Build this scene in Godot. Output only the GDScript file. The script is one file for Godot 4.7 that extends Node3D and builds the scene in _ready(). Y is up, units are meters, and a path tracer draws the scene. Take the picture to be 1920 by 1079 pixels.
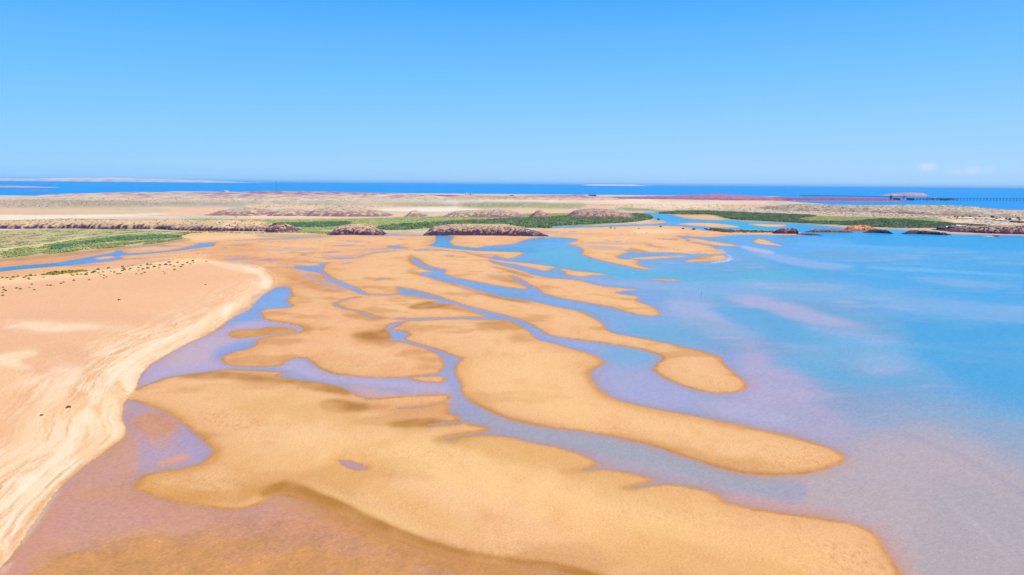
extends Node3D
# A tidal creek mouth seen from a hundred metres up: sandbars, lagoon, low scrubby peninsula and the ocean behind.
# All outlines are map coordinates in metres: x to the right, n straight ahead from the viewpoint (world z = -n).

const EYE := 100.0
const PITCH := 0.1511762
const ROLL := 0.0082998
const NC := 1280          # bearings of the survey fan
const NR := 607           # ranges of the survey fan (finer close by, and doubled over the tidal flats)
const ROW_A := 345
const ROW_B := 588
const U_MIN := -0.95
const DU := 1.9 / (NC - 1)
const V_NEAR := 0.53
const DV := 0.001378557
const SUN_ENERGY := 1.6
const EXPOSURE := 1.4

var cp := cos(PITCH)
var sp := sin(PITCH)
var back := EYE * tan(PITCH)
var range_n := PackedFloat32Array()
var zone := PackedByteArray()
var shore_x := PackedFloat32Array()
var shore_n := PackedFloat32Array()
var dist := PackedFloat32Array()
var shoal := PackedFloat32Array()
var land_tint := PackedColorArray()
var sea_tint := PackedColorArray()
var zones: Array = [{"type": 3}]
var rings: Array = []
var fine := FastNoiseLite.new()
var wide := FastNoiseLite.new()
var rocky := FastNoiseLite.new()
var rng := RandomNumberGenerator.new()
var taken := {}
var sand_mat: StandardMaterial3D
var rock_mat: StandardMaterial3D
var leaf_mat: StandardMaterial3D
var sea_mat: StandardMaterial3D
var ocean_mat: StandardMaterial3D
var hills: Array = []
var scratch := PackedFloat32Array()
var bush_mesh: ArrayMesh
var rock_mesh: ArrayMesh
var crown_mesh: ArrayMesh


func _ready() -> void:
	# ---------- camera, sky, sun, exposure ----------
	var cam := Camera3D.new()
	cam.name = "camera"
	cam.fov = 45.7093
	cam.near = 1.0
	cam.far = 300000.0
	cam.position = Vector3(0, EYE, 0)
	cam.rotation = Vector3(-PITCH, 0, ROLL)
	cam.current = true
	add_child(cam)
	var env := Environment.new()
	env.background_mode = Environment.BG_SKY
	env.tonemap_mode = Environment.TONE_MAPPER_LINEAR
	env.tonemap_exposure = EXPOSURE
	env.sdfgi_enabled = true
	env.ssao_enabled = true
	env.ssil_enabled = true
	env.fog_enabled = true
	env.fog_density = 0.000006
	env.fog_light_color = Color(0.55, 0.8, 1.0)
	var pano := PanoramaSkyMaterial.new()
	pano.panorama = sky_picture()
	var sky := Sky.new()
	sky.sky_material = pano
	env.sky = sky
	var we := WorldEnvironment.new()
	we.name = "world_environment"
	we.environment = env
	add_child(we)
	var sun := DirectionalLight3D.new()
	sun.name = "sun"
	sun.light_energy = SUN_ENERGY
	sun.light_color = Color(1.0, 0.975, 0.94)
	sun.light_angular_distance = 0.5
	sun.shadow_enabled = true
	sun.rotation_degrees = Vector3(-55, 70, 0)   # high on the right, slightly behind the viewer
	add_child(sun)

	prepare()
	lay_out_shores()
	measure_shores()
	lay_out_colours()
	build_ground()
	build_sea()
	build_hills()
	build_islands()
	build_vegetation()
	build_buildings()
	build_details()


# ---------- helpers ----------
func numbered(called: String) -> String:
	var k: int = taken.get(called, 0)
	taken[called] = k + 1
	return called if k == 0 else "%s_%03d" % [called, k]


func tag(o: Node3D, label: String, category := "", group := "", kind := "") -> Node3D:
	if label: o.set_meta("label", label)
	if category: o.set_meta("category", category)
	if group: o.set_meta("group", group)
	if kind: o.set_meta("kind", kind)
	return o


func obj(called: String, mesh: Mesh, mat: Material, parent: Node3D = null) -> MeshInstance3D:
	var o := MeshInstance3D.new()
	o.mesh = mesh
	o.material_override = mat
	if parent == null:
		o.name = numbered(called)
		add_child(o, true)
	else:
		o.name = called
		parent.add_child(o, true)
	return o


func thing(called: String, label: String, category: String, at: Vector3, turn := 0.0, group := "") -> Node3D:
	var o := Node3D.new()
	o.name = numbered(called)
	add_child(o, true)
	o.position = at
	o.rotation.y = turn
	tag(o, label, category, group)
	return o


func paint(c: Color, rough := 0.85, spec := 0.3) -> StandardMaterial3D:
	var m := StandardMaterial3D.new()
	m.albedo_color = Color(c.r, c.g, c.b).linear_to_srgb()
	m.roughness = rough
	m.metallic_specular = spec
	return m


func box(st: SurfaceTool, c: Vector3, s: Vector3) -> void:
	var h := s * 0.5
	var v: Array[Vector3] = []
	for k in 8:
		v.append(c + Vector3(h.x if k & 1 else -h.x, h.y if k & 2 else -h.y, h.z if k & 4 else -h.z))
	for f in [[0, 1, 3, 2], [5, 4, 6, 7], [4, 0, 2, 6], [1, 5, 7, 3], [2, 3, 7, 6], [4, 5, 1, 0]]:
		for k in [0, 1, 2, 0, 2, 3]:
			st.add_vertex(v[f[k]])


func tube(st: SurfaceTool, a: Vector3, b: Vector3, ra: float, rb: float, sides := 8) -> void:
	var d := (b - a).normalized()
	var e := d.cross(Vector3.RIGHT if absf(d.x) < 0.8 else Vector3.UP).normalized()
	var f := d.cross(e)
	for k in sides:
		var p := TAU * k / sides
		var q := TAU * (k + 1) / sides
		var u := e * cos(p) + f * sin(p)
		var w := e * cos(q) + f * sin(q)
		for t in [a + u * ra, b + u * rb, b + w * rb, a + u * ra, b + w * rb, a + w * ra, b, b + w * rb, b + u * rb, a, a + u * ra, a + w * ra]:
			st.add_vertex(t)


func begin() -> SurfaceTool:
	var st := SurfaceTool.new()
	st.begin(Mesh.PRIMITIVE_TRIANGLES)
	st.set_smooth_group(-1)
	return st


func done(st: SurfaceTool) -> ArrayMesh:
	st.generate_normals()
	return st.commit()


func sky_picture() -> ImageTexture:
	var w := 1536
	var h := 768
	var im := Image.create_empty(w, h, false, Image.FORMAT_RGBAF)
	var steps := [[-90.0, Color(0.218, 0.368, 0.538)], [-0.5, Color(0.251, 0.451, 0.683)], [0.0, Color(0.251, 0.455, 0.695)], [1.2, Color(0.262, 0.48, 0.714)], [4.0, Color(0.205, 0.451, 0.714)], [8.0, Color(0.129, 0.394, 0.714)], [14.0, Color(0.054, 0.298, 0.714)], [24.0, Color(0.02, 0.224, 0.67)], [50.0, Color(0.013, 0.154, 0.565)], [90.0, Color(0.01, 0.12, 0.49)]]
	var puff := FastNoiseLite.new()
	puff.seed = 5
	puff.frequency = 0.9
	for y in h:
		var e := 90.0 - (y + 0.5) / h * 180.0
		var c: Color = steps[0][1]
		for k in steps.size() - 1:
			if e >= steps[k][0] and e <= steps[k + 1][0]:
				c = (steps[k][1] as Color).lerp(steps[k + 1][1], (e - steps[k][0]) / (steps[k + 1][0] - steps[k][0]))
		if e < 0.0 or e > 60.0:
			im.fill_rect(Rect2i(0, y, w, 1), c)
			continue
		for x in w:
			var az := fmod((x + 0.5) / w * 360.0 + 180.0, 360.0) - 180.0    # the picture's left edge is straight ahead
			var g := 1.0 + 0.10 * cos(deg_to_rad(az - 70.0))    # brighter on the sun's side
			var d := Color(c.r * g * g, c.g * (0.5 + 0.5 * g), c.b)
			if e < 4.0 and az > 27.0 and az < 37.0:
				for q in [[30.9, 1.42, 0.66, 0.28, 0.9], [31.35, 1.36, 0.5, 0.14, 0.25], [33.6, 1.17, 0.6, 0.26, 0.8], [32.75, 1.13, 1.0, 0.17, 0.55], [34.6, 1.2, 0.5, 0.17, 0.5]]:
					var a: float = 1.0 - Vector2((az - q[0]) / q[2], (e - q[1]) / q[3]).length() + 0.45 * puff.get_noise_2d(az * 3.0, e * 6.0)
					d = d.lerp(Color(0.522, 0.565, 0.683), clampf(a * 1.4, 0.0, 1.0) * q[4])
			im.set_pixel(x, y, d)
	return ImageTexture.create_from_image(im)


func noise_picture(freq: float, octaves: int, as_normal: bool, strength: float, ramp: Gradient, seed_: int) -> NoiseTexture2D:
	var n := FastNoiseLite.new()
	n.seed = seed_
	n.frequency = freq
	n.fractal_octaves = octaves
	var t := NoiseTexture2D.new()
	t.width = 1024
	t.height = 1024
	t.seamless = true
	t.noise = n
	if as_normal:
		t.as_normal_map = true
		t.bump_strength = strength
	if ramp:
		t.color_ramp = ramp
	return t


func tri(m: StandardMaterial3D, metres: float) -> void:
	m.uv1_triplanar = true
	m.uv1_world_triplanar = true
	m.uv1_scale = Vector3.ONE / metres


func prepare() -> void:
	rng.seed = 77
	fine.seed = 3
	fine.frequency = 0.05
	fine.fractal_octaves = 3
	wide.seed = 11
	wide.frequency = 0.008
	wide.fractal_octaves = 4
	rocky.seed = 21
	rocky.frequency = 0.05
	rocky.fractal_type = FastNoiseLite.FRACTAL_RIDGED
	rocky.fractal_octaves = 4
	var grain := Gradient.new()
	grain.set_color(0, Color(0.9, 0.9, 0.9))
	grain.set_color(1, Color(1, 1, 1))
	sand_mat = StandardMaterial3D.new()
	sand_mat.resource_name = "sand"
	sand_mat.vertex_color_use_as_albedo = true
	sand_mat.roughness = 0.9
	sand_mat.metallic_specular = 0.25
	sand_mat.albedo_texture = noise_picture(0.09, 4, false, 0, grain, 4)
	sand_mat.normal_enabled = true
	sand_mat.normal_texture = noise_picture(0.05, 4, true, 6.0, null, 9)
	sand_mat.normal_scale = 0.1
	tri(sand_mat, 90.0)
	rock_mat = sand_mat.duplicate()
	rock_mat.resource_name = "rock and scrub"
	rock_mat.normal_scale = 0.4
	tri(rock_mat, 130.0)
	leaf_mat = StandardMaterial3D.new()
	leaf_mat.resource_name = "foliage"
	leaf_mat.vertex_color_use_as_albedo = true
	leaf_mat.roughness = 0.8
	leaf_mat.metallic_specular = 0.2
	sea_mat = StandardMaterial3D.new()
	sea_mat.resource_name = "sea water"
	sea_mat.vertex_color_use_as_albedo = true
	sea_mat.transparency = BaseMaterial3D.TRANSPARENCY_ALPHA
	sea_mat.roughness = 0.28
	sea_mat.metallic_specular = 0.25
	sea_mat.normal_enabled = true
	sea_mat.normal_texture = noise_picture(0.03, 4, true, 5.0, null, 13)
	sea_mat.normal_scale = 0.3
	tri(sea_mat, 60.0)
	ocean_mat = sea_mat.duplicate()
	ocean_mat.resource_name = "ocean water"
	ocean_mat.metallic_specular = 0.08
	bush_mesh = bush()
	rock_mesh = boulder()
	crown_mesh = leafy(90, 0.30, 5)
	range_n.resize(NR)
	for j in NR:
		var v := slope_of(j)
		range_n[j] = (EYE * cp - v * EYE * sp) / (v * cp + sp)
	var n := NC * NR
	zone.resize(n)
	shore_x.resize(n)
	shore_n.resize(n)
	shore_x.fill(1e7)
	shore_n.fill(1e7)
	dist.resize(n)
	shoal.resize(n)
	land_tint.resize(n)
	sea_tint.resize(n)
	land_tint.fill(Color(0, 0, 0, 0))
	sea_tint.fill(Color(0, 0, 0, 0))


# ---------- the survey fan ----------
func slope_of(j: float) -> float:
	if j <= ROW_A: return V_NEAR - j * DV
	if j <= ROW_B: return V_NEAR - ROW_A * DV - (j - ROW_A) * DV * 0.5
	return V_NEAR - ROW_A * DV - (ROW_B - ROW_A) * DV * 0.5 - (j - ROW_B) * DV


func row_of(v: float) -> float:
	var a := V_NEAR - ROW_A * DV
	var b := a - (ROW_B - ROW_A) * DV * 0.5
	if v >= a: return (V_NEAR - v) / DV
	if v >= b: return ROW_A + (a - v) / (DV * 0.5)
	return ROW_B + (b - v) / DV


func to_fan(p: Vector2) -> Vector2:
	var n := maxf(p.y, 40.0)
	var v := (EYE * cp - n * sp) / (n * cp + EYE * sp)
	return Vector2((p.x / (n + back) - U_MIN) / DU, row_of(v))


func ring(a: Array, soft := true) -> PackedVector2Array:
	var p := PackedVector2Array()
	for k in range(0, a.size(), 2):
		p.append(Vector2(a[k], a[k + 1]))
	if not soft:
		return p
	var out := PackedVector2Array()
	var m := p.size()
	for k in m:
		for s in 4:
			out.append(p[k].cubic_interpolate(p[(k + 1) % m], p[(k + m - 1) % m], p[(k + 2) % m], s / 4.0))
	return out


func spans(g: PackedVector2Array, visit: Callable) -> void:
	var lo := 1e9
	var hi := -1e9
	for p in g:
		lo = minf(lo, p.y)
		hi = maxf(hi, p.y)
	var m := g.size()
	for j in range(maxi(0, ceili(lo)), mini(NR - 1, floori(hi)) + 1):
		var xs: Array[float] = []
		var a := g[m - 1]
		for b in g:
			if (a.y <= j) != (b.y <= j):
				xs.append(a.x + (b.x - a.x) * (j - a.y) / (b.y - a.y))
			a = b
		xs.sort()
		for k in range(0, xs.size() - 1, 2):
			var i0 := maxi(0, ceili(xs[k]))
			var i1 := mini(NC - 1, floori(xs[k + 1]))
			if i1 >= i0:
				visit.call(j, i0, i1)


func region(called: String, label: String, category: String, type: int, a: Array) -> void:
	zones.append({"name": called, "label": label, "category": category, "type": type})
	cover(zones.size() - 1, a)


func cover(id: int, a: Array, soft := true) -> void:
	var w := ring(a, soft)
	var g := PackedVector2Array()
	for p in w:
		g.append(to_fan(p))
	rings.append(w)
	spans(g, func(j: int, i0: int, i1: int):
		for i in range(i0, i1 + 1):
			zone[j * NC + i] = id)


func water(a: Array) -> void:
	cover(0, a)


# a stream of given half widths: a = [x, n, half width, ...]
func stream(a: Array) -> void:
	var left := []
	var right := []
	var m := a.size() / 3
	for k in m:
		var p := Vector2(a[k * 3], a[k * 3 + 1])
		var q := Vector2(a[maxi(k - 1, 0) * 3], a[maxi(k - 1, 0) * 3 + 1])
		var r := Vector2(a[mini(k + 1, m - 1) * 3], a[mini(k + 1, m - 1) * 3 + 1])
		var d := (r - q).normalized().orthogonal() * float(a[k * 3 + 2])
		left.append_array([p.x + d.x, p.y + d.y])
		right = [p.x - d.x, p.y - d.y] + right
	cover(0, left + right)


func measure_shores() -> void:
	for w: PackedVector2Array in rings:
		var m := w.size()
		var a := w[m - 1]
		var ga := to_fan(a)
		for b in w:
			var gb := to_fan(b)
			var d := gb - ga
			var steps := clampi(ceili(d.length() / 0.45), 1, 3000)
			var across := d.normalized().orthogonal() * 1.25
			for k in steps:
				var t := (k + 0.5) / steps
				var g := ga + d * t
				if g.x < 1 or g.y < 1 or g.x > NC - 2 or g.y > NR - 2:
					continue
				var s := g + across
				var r := g - across
				var one := zone[clampi(roundi(s.y), 0, NR - 1) * NC + clampi(roundi(s.x), 0, NC - 1)] > 0
				var two := zone[clampi(roundi(r.y), 0, NR - 1) * NC + clampi(roundi(r.x), 0, NC - 1)] > 0
				if one == two:
					continue
				# straight lines on the map stay straight in the fan, so find the point again there
				var p := from_fan(g)
				for c in 4:
					var i := int(g.x) + (c & 1)
					var j := int(g.y) + (c >> 1)
					var at := j * NC + i
					var n := range_n[j]
					var x := (U_MIN + i * DU) * (n + back)
					if Vector2(x - p.x, n - p.y).length_squared() < Vector2(x - shore_x[at], n - shore_n[at]).length_squared():
						shore_x[at] = p.x
						shore_n[at] = p.y
			a = b
			ga = gb
	for way in 2:
		var j0 := 1 if way == 0 else NR - 2
		var dj := 1 if way == 0 else -1
		for r in NR - 1:
			var j := j0 + r * dj
			if j < 0 or j >= NR: break
			var n := range_n[j]
			for c in range(1, NC - 1):
				var i := c if way == 0 else NC - 1 - c
				var at := j * NC + i
				var x := (U_MIN + i * DU) * (n + back)
				var bx := shore_x[at]
				var bn := shore_n[at]
				var best := (x - bx) * (x - bx) + (n - bn) * (n - bn)
				for o: int in [at - dj, at - dj * NC, at - dj * NC - 1, at - dj * NC + 1]:
					var ex := shore_x[o]
					var en := shore_n[o]
					var e := (x - ex) * (x - ex) + (n - en) * (n - en)
					if e < best:
						best = e
						bx = ex
						bn = en
				shore_x[at] = bx
				shore_n[at] = bn
	for j in NR:
		var n := range_n[j]
		for i in NC:
			var at := j * NC + i
			var x := (U_MIN + i * DU) * (n + back)
			var d := minf(sqrt((x - shore_x[at]) * (x - shore_x[at]) + (n - shore_n[at]) * (n - shore_n[at])), 3000.0)
			d = d if zone[at] > 0 else -d
			if absf(d) < 8.0 and n < 1200.0:
				d += (0.55 * fine.get_noise_2d(x * 7.0, n * 5.0) + 0.7 * fine.get_noise_2d(x * 1.8, n * 1.5)) * smoothstep(8.0, 1.0, absf(d)) * smoothstep(1200.0, 600.0, n)
			dist[at] = d


func from_fan(g: Vector2) -> Vector2:
	var v := slope_of(g.y)
	var n := (EYE * cp - v * EYE * sp) / (v * cp + sp)
	return Vector2((U_MIN + g.x * DU) * (n + back), n)


# a patch of another colour (kind 0 on land, 1 in the water) or of shoal water (kind 2), with a soft, uneven edge
func patch(kind: int, a: Array, c: Color, strength: float, soft: int, uneven := 0.5, fleck := 1.0) -> void:
	var w := ring(a)
	var g := PackedVector2Array()
	var lo := Vector2(1e9, 1e9)
	var hi := Vector2(-1e9, -1e9)
	var middle := 0.0
	for p in w:
		var q := to_fan(p)
		g.append(q)
		lo = lo.min(q)
		hi = hi.max(q)
		middle += p.y / w.size()
	var pad := soft * 2 + 2
	var i_lo := clampi(int(lo.x) - pad, 0, NC - 1)
	var i_hi := clampi(int(hi.x) + pad, 0, NC - 1)
	var j_lo := clampi(int(lo.y) - pad, 0, NR - 1)
	var j_hi := clampi(int(hi.y) + pad, 0, NR - 1)
	var cw := i_hi - i_lo + 1
	var ch := j_hi - j_lo + 1
	scratch = PackedFloat32Array()
	scratch.resize(cw * ch)
	spans(g, func(j: int, i0: int, i1: int):
		for i in range(maxi(i0, i_lo), mini(i1, i_hi) + 1):
			scratch[(j - j_lo) * cw + i - i_lo] = 1.0)
	var m2 := scratch
	for turn in 2:
		if soft > 0:
			m2 = blurred(m2, cw, ch, soft, 1, cw)
			m2 = blurred(m2, ch, cw, soft, cw, 1)
	var f := 30.0 * fleck / middle
	for j in ch:
		var n := range_n[j + j_lo]
		for i in cw:
			var v := m2[j * cw + i]
			if v < 0.004:
				continue
			var at := (j + j_lo) * NC + i + i_lo
			if uneven > 0.0:
				var x := (U_MIN + (i + i_lo) * DU) * (n + back)
				var q := fine.get_noise_2d(x * f * 6.0, n * f * 2.2) if kind == 0 else 0.8 * fine.get_noise_2d(x * f * 1.6, n * f * 3.2) + 0.5 * fine.get_noise_2d(x * f * 5.0, n * f * 12.0)
				v = clampf(v * 1.35 + uneven * v * (1.6 - v) * 1.6 * q, 0.0, 1.0)
			else:
				v = minf(v * 1.35, 1.0)
			v *= strength
			if v < 0.003:
				continue
			if kind == 2:
				shoal[at] = maxf(shoal[at], v)
				continue
			var t := land_tint[at] if kind == 0 else sea_tint[at]
			var alpha := t.a + (1.0 - t.a) * v
			var mixed := Color((t.r * t.a * (1.0 - v) + c.r * v) / alpha, (t.g * t.a * (1.0 - v) + c.g * v) / alpha, (t.b * t.a * (1.0 - v) + c.b * v) / alpha, alpha)
			if kind == 0:
				land_tint[at] = mixed
			else:
				sea_tint[at] = mixed


func blurred(m: PackedFloat32Array, length: int, lines: int, r: int, step: int, line_step: int) -> PackedFloat32Array:
	var out := PackedFloat32Array()
	out.resize(m.size())
	var inv := 1.0 / (2 * r + 1)
	for l in lines:
		var o := l * line_step
		var s := 0.0
		for k in mini(r, length):
			s += m[o + k * step]
		for k in length:
			if k + r < length:
				s += m[o + (k + r) * step]
			if k - r - 1 >= 0:
				s -= m[o + (k - r - 1) * step]
			out[o + k * step] = s * inv
	return out


# ---------- where land and water lie ----------
func lay_out_shores() -> void:
	region("tidal_flat", "wide orange tidal flat with thin streams between beach and rocky headlands", "tidal flat", 2, [-452.3, 442.5, -221.5, 419.9, -207.5, 504.9, -208.0, 531.4, -220.7, 592.8, -226.3, 638.9, -221.7, 649.3, -212.0, 643.1, -205.7, 620.6, -197.5, 602.8, -193.5, 582.9, -192.3, 566.7, -182.0, 554.4, -179.1, 539.8, -194.7, 529.7, -192.8, 514.1, -184.8, 497.6, -180.4, 489.8, -174.6, 482.2, -159.5, 477.2, -149.7, 470.2, -143.0, 458.0, -142.8, 447.9, -159.5, 434.4, -161.2, 422.1, -158.3, 410.7, -159.9, 399.7, -164.2, 394.3, -166.2, 384.1, -164.7, 376.9, -157.5, 366.7, -148.4, 362.5, -133.6, 361.9, -126.6, 365.4, -127.2, 373.4, -124.6, 379.4, -118.3, 380.8, -111.7, 371.6, -103.5, 358.5, -92.3, 348.3, -77.2, 343.8, -60.4, 342.3, -52.5, 345.5, -44.6, 348.8, -38.8, 352.0, -37.5, 368.2, -41.3, 387.0, -51.6, 404.8, -63.1, 416.9, -72.1, 426.9, -77.3, 437.4, -80.3, 448.6, -86.4, 462.0, -84.3, 482.2, -63.1, 496.7, -39.7, 501.8, -17.8, 502.7, -24.7, 521.6, -38.9, 546.3, -59.0, 573.2, -75.3, 594.4, -89.5, 611.3, -100.1, 632.6, -87.3, 649.9, -55.2, 635.0, -27.7, 636.5, -30.0, 689.1, -34.7, 798.5, -38, 882, -23, 950, -1, 1119, 39, 1267, 94, 1213, 161, 1086, 196, 1045, 250, 1142, 351, 1367, 425, 1516, 420, 1588, 400, 1686, 312, 1675, 220, 1621, 48, 1560, -81, 1708, -826, 1602, -1116, 1113])
	region("peninsula_plain", "low buff scrub plain of the peninsula between the creek and the ocean", "coastal plain", 4, [-727.0, 720.1, -646, 855, -633, 875, -619, 916, -608, 969, -591, 1011, -589, 1073, -558, 1096, -558, 1158, -553, 1181, -580, 1214, -601, 1200, -613, 1274, -646, 1311, -584, 1333, -494, 1315, -424, 1323, -351, 1317, -250, 1328, -172, 1366, -65, 1378, 64, 1393, 58, 1506, 100, 1625, 193, 1658, 222, 1684, 311, 1741, 364, 1772, 417, 1853, 426, 1964, 417, 2053, 452, 2307, 483, 2530, 512, 2489, 558, 2287, 625, 2120, 654, 1915, 748, 1851, 799, 1740, 812, 1678, 823, 1601, 874, 1627, 930, 1615, 931, 1493, 1009, 1455, 1078, 1440, 1347, 1338, 2618, 2615, 2335, 3138, 2329, 3341, 2261, 3475, 2055, 3587, 1785, 3604, 1815, 4348, 1826, 4924, 1969, 5519, 2150, 5802, 1945, 4659, 2292, 4631, 2736, 4846, 3199, 5592, 2911, 5888, 2592, 6216, 2293, 6754, 1237, 6699, -327, 6879, -1876, 6706, -2891, 6651, -3364, 6107, -2908, 4625, -2906, 3898, -3230, 3249])
	region("beach", "pale dry beach with white streaks curving along the left shore", "beach", 1, [-123.5, 129.5, -127.7, 147.7, -132.2, 163.8, -139.9, 186.9, -146.2, 205.8, -150.6, 226.3, -151.2, 243.2, -153.1, 257.9, -156.7, 265.5, -166.5, 280.0, -175.5, 297.7, -178.9, 308.6, -182.8, 321.2, -188.3, 332.8, -196.1, 354.5, -199.6, 376.9, -201.3, 409.2, -200.4, 432.8, -200.5, 449.0, -207.5, 504.9, -208.0, 531.4, -220.7, 592.8, -226.3, 638.9, -235.9, 677.2, -260.2, 736.6, -292.9, 791.3, -333, 837, -373, 870, -415, 879, -440, 847, -451.2, 795.9, -464.3, 755.3, -484.4, 713.9, -512.6, 676.0, -524.8, 625.9, -548.2, 539.5, -142.2, 129.3])
	region("sandbar", "largest foreground sandbar joined to the beach, with one small pool in it", "sandbar", 3, [-180.2, 307.8, -181.0, 321.2, -177.7, 334.1, -173.4, 341.9, -158.2, 351.5, -151.1, 354.9, -130.2, 352.3, -119.9, 349.6, -121.8, 344.4, -108.4, 337.0, -96.3, 332.7, -83.6, 324.8, -66.9, 307.6, -50.0, 311.3, -31.4, 314.2, -29.4, 307.0, -33.8, 301.4, -52.1, 294.2, -40.4, 295.9, -29.4, 301.5, -27.5, 289.0, -23.1, 284.2, -21.8, 279.5, -19.1, 276.3, -9.4, 270.2, -12.1, 265.2, -10.7, 262.9, 0.5, 259.1, 8.8, 253.6, 15.9, 251.0, 20.8, 246.9, 26.4, 242.9, 30.1, 237.0, 31.4, 233.2, 25.1, 228.9, 31.2, 229.5, 38.1, 227.8, 45.0, 224.9, 48.7, 220.2, 38.7, 214.7, 50.8, 217.3, 57.9, 216.6, 64.2, 213.5, 67.4, 209.7, 69.2, 204.1, 77.3, 200.7, 89.0, 196.7, 97.6, 194.2, 102.8, 191.6, 105.4, 187.2, 105.6, 181.8, 104.0, 174.7, 102.0, 164.6, 99.3, 152.9, 92.8, 132.1, 42.6, 131.5, 32.9, 151.9, 23.7, 160.8, 11.7, 165.0, -3.6, 166.7, -15.1, 169.7, -26.7, 176.0, -37.7, 183.0, -48.7, 190.7, -59.1, 199.3, -69.4, 205.7, -75.6, 206.3, -79.4, 200.4, -86.3, 197.1, -97.4, 199.7, -105.2, 202.1, -113.7, 205.6, -121.6, 210.1, -125.1, 214.0, -125.8, 216.8, -125.4, 221.1, -121.7, 224.7, -114.0, 228.0, -110.2, 234.1, -110.7, 240.5, -113.3, 245.6, -122.7, 257.4, -136.1, 272.2, -151.4, 287.3, -166.4, 297.9, -178.4, 304.6])
	region("sandbar_tongue", "small wet sand tongue at the right end of the middle left sandbar", "sandbar", 3, [-53.5, 342.5, -44.2, 345.7, -37.3, 346.0, -34.2, 340.1, -34.7, 334.4, -42.9, 335.1, -50.2, 338.7])
	region("sandbar", "broad central sandbar with a pointed tip reaching far into the mauve water", "sandbar", 3, [-83.0, 463.9, -79.4, 480.5, -72.3, 492.4, -51.3, 497.2, -23.7, 500.4, -2.6, 497.3, 2.9, 483.8, 9.5, 464.0, 12.9, 452.2, 17.2, 433.2, 27.3, 421.6, 37.9, 407.9, 46.4, 396.3, 51.5, 386.4, 52.4, 376.8, 49.3, 368.7, 43.5, 359.8, 41.8, 349.3, 42.0, 336.6, 43.6, 324.0, 48.4, 311.4, 54.6, 303.7, 63.2, 297.1, 75.8, 289.5, 89.7, 280.9, 102.4, 271.6, 112.6, 263.9, 119.7, 255.5, 123.5, 250.2, 125.0, 245.5, 124.2, 241.4, 120.5, 237.4, 114.4, 232.6, 105.9, 228.3, 97.6, 226.3, 88.2, 226.2, 81.2, 227.8, 74.9, 231.8, 64.3, 242.7, 52.5, 254.0, 33.0, 265.7, 13.8, 272.6, -1.8, 282.0, -12.8, 295.9, -19.5, 307.2, -23.9, 319.5, -25.1, 332.8, -28.4, 347.2, -30.7, 360.7, -30.1, 371.9, -28.9, 383.7, -34.1, 389.7, -45.1, 405.0, -56.3, 415.7, -65.1, 425.6, -69.5, 430.0, -67.9, 444.2, -72.7, 452.2, -78.2, 457.1])
	region("sandbar", "long narrow sandbar ending in a rounded lobe in the lagoon", "sandbar", 3, [-214, 1010, -181, 1047, -128, 876, -115, 825, -99.0, 784.2, -85.6, 775.4, -96.0, 760.6, -103.1, 751.0, -96.7, 729.4, -72.5, 706.1, -48.1, 676.9, -22.9, 643.4, -22.1, 621.0, -9.4, 600.6, 11.7, 584.8, 35.3, 554.6, 55.1, 531.8, 62.6, 506.1, 66.1, 486.4, 65.9, 468.0, 69.2, 454.3, 78.4, 444.9, 90.6, 434.3, 106.8, 415.8, 114.3, 406.5, 121.9, 393.7, 121.8, 385.0, 119.9, 369.8, 120.8, 351.7, 120.2, 338.9, 118.5, 332.3, 114.2, 325.9, 107.0, 321.4, 99.2, 321.2, 92.5, 325.3, 86.3, 332.3, 81.2, 345.5, 78.1, 357.6, 78.5, 366.3, 83.8, 377.8, 88.1, 387.6, 87.5, 395.1, 79.0, 409.3, 61.2, 422.8, 41.9, 434.1, 26.9, 444.5, 20.5, 461.0, 10.4, 489.9, -3.9, 511.7, -25.6, 539.7, -49.9, 573.6, -63.9, 597.9, -83.9, 623.9, -105.2, 648.9, -122.9, 648.0, -180, 815])
	region("sandbar", "upper sandbar with a ragged right end above the blue inlet", "sandbar", 3, [-204, 1081, -149, 1050, -87, 1005, -61, 968, -40, 927, -24, 865, -0, 811, 15.1, 777.1, 26.3, 745.7, 45.7, 725.4, 70.0, 710.5, 76.8, 695.3, 90.0, 670.2, 104.4, 660.5, 119.3, 647.7, 106.4, 640.4, 96.8, 627.2, 107.2, 615.4, 114.4, 606.9, 108.9, 584.1, 114.6, 565.9, 117.6, 543.9, 116.8, 527.8, 111.5, 518.8, 103.2, 518.4, 92.6, 529.0, 80.2, 554.2, 63.8, 573.8, 38.3, 603.1, 27.8, 626.7, 27.3, 639.5, 20.9, 662.8, 13.7, 695.5, 4.5, 731.3, -3.0, 743.9, 5.5, 702.8, 15.5, 652.2, 7.7, 645.0, -14.3, 667.9, -44.2, 699.8, -67.7, 726.9, -77.7, 757.1, -77.5, 785.7, -95, 805, -114, 841, -129, 907, -176, 974])
	region("sandbar", "small spur of sand with a wet hollow left of the turquoise channel", "sandbar", 3, [-40, 921, -14, 890, 13, 868, 30, 851, 52, 825, 49, 809, 37.7, 788.3, 25, 808, -0, 849, -21, 877])
	region("sandbar", "thin lens of sand between two channels below the rocky headland", "sandbar", 3, [-133, 1060, -91, 1046, -48, 1016, 11, 1005, 18, 990, 7, 945, -4, 917, -16, 929, -27, 956, -54, 984, -80, 1013, -130, 1034])
	region("sandbar", "narrow pale spit of sand in the pale blue inlet under the long headland", "sandbar", 3, [-34, 1069, -1, 1099, 34, 1103, 68, 1092, 75, 1069, 57, 1050, 32, 1031, -0, 1041, -21, 1052])
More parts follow.
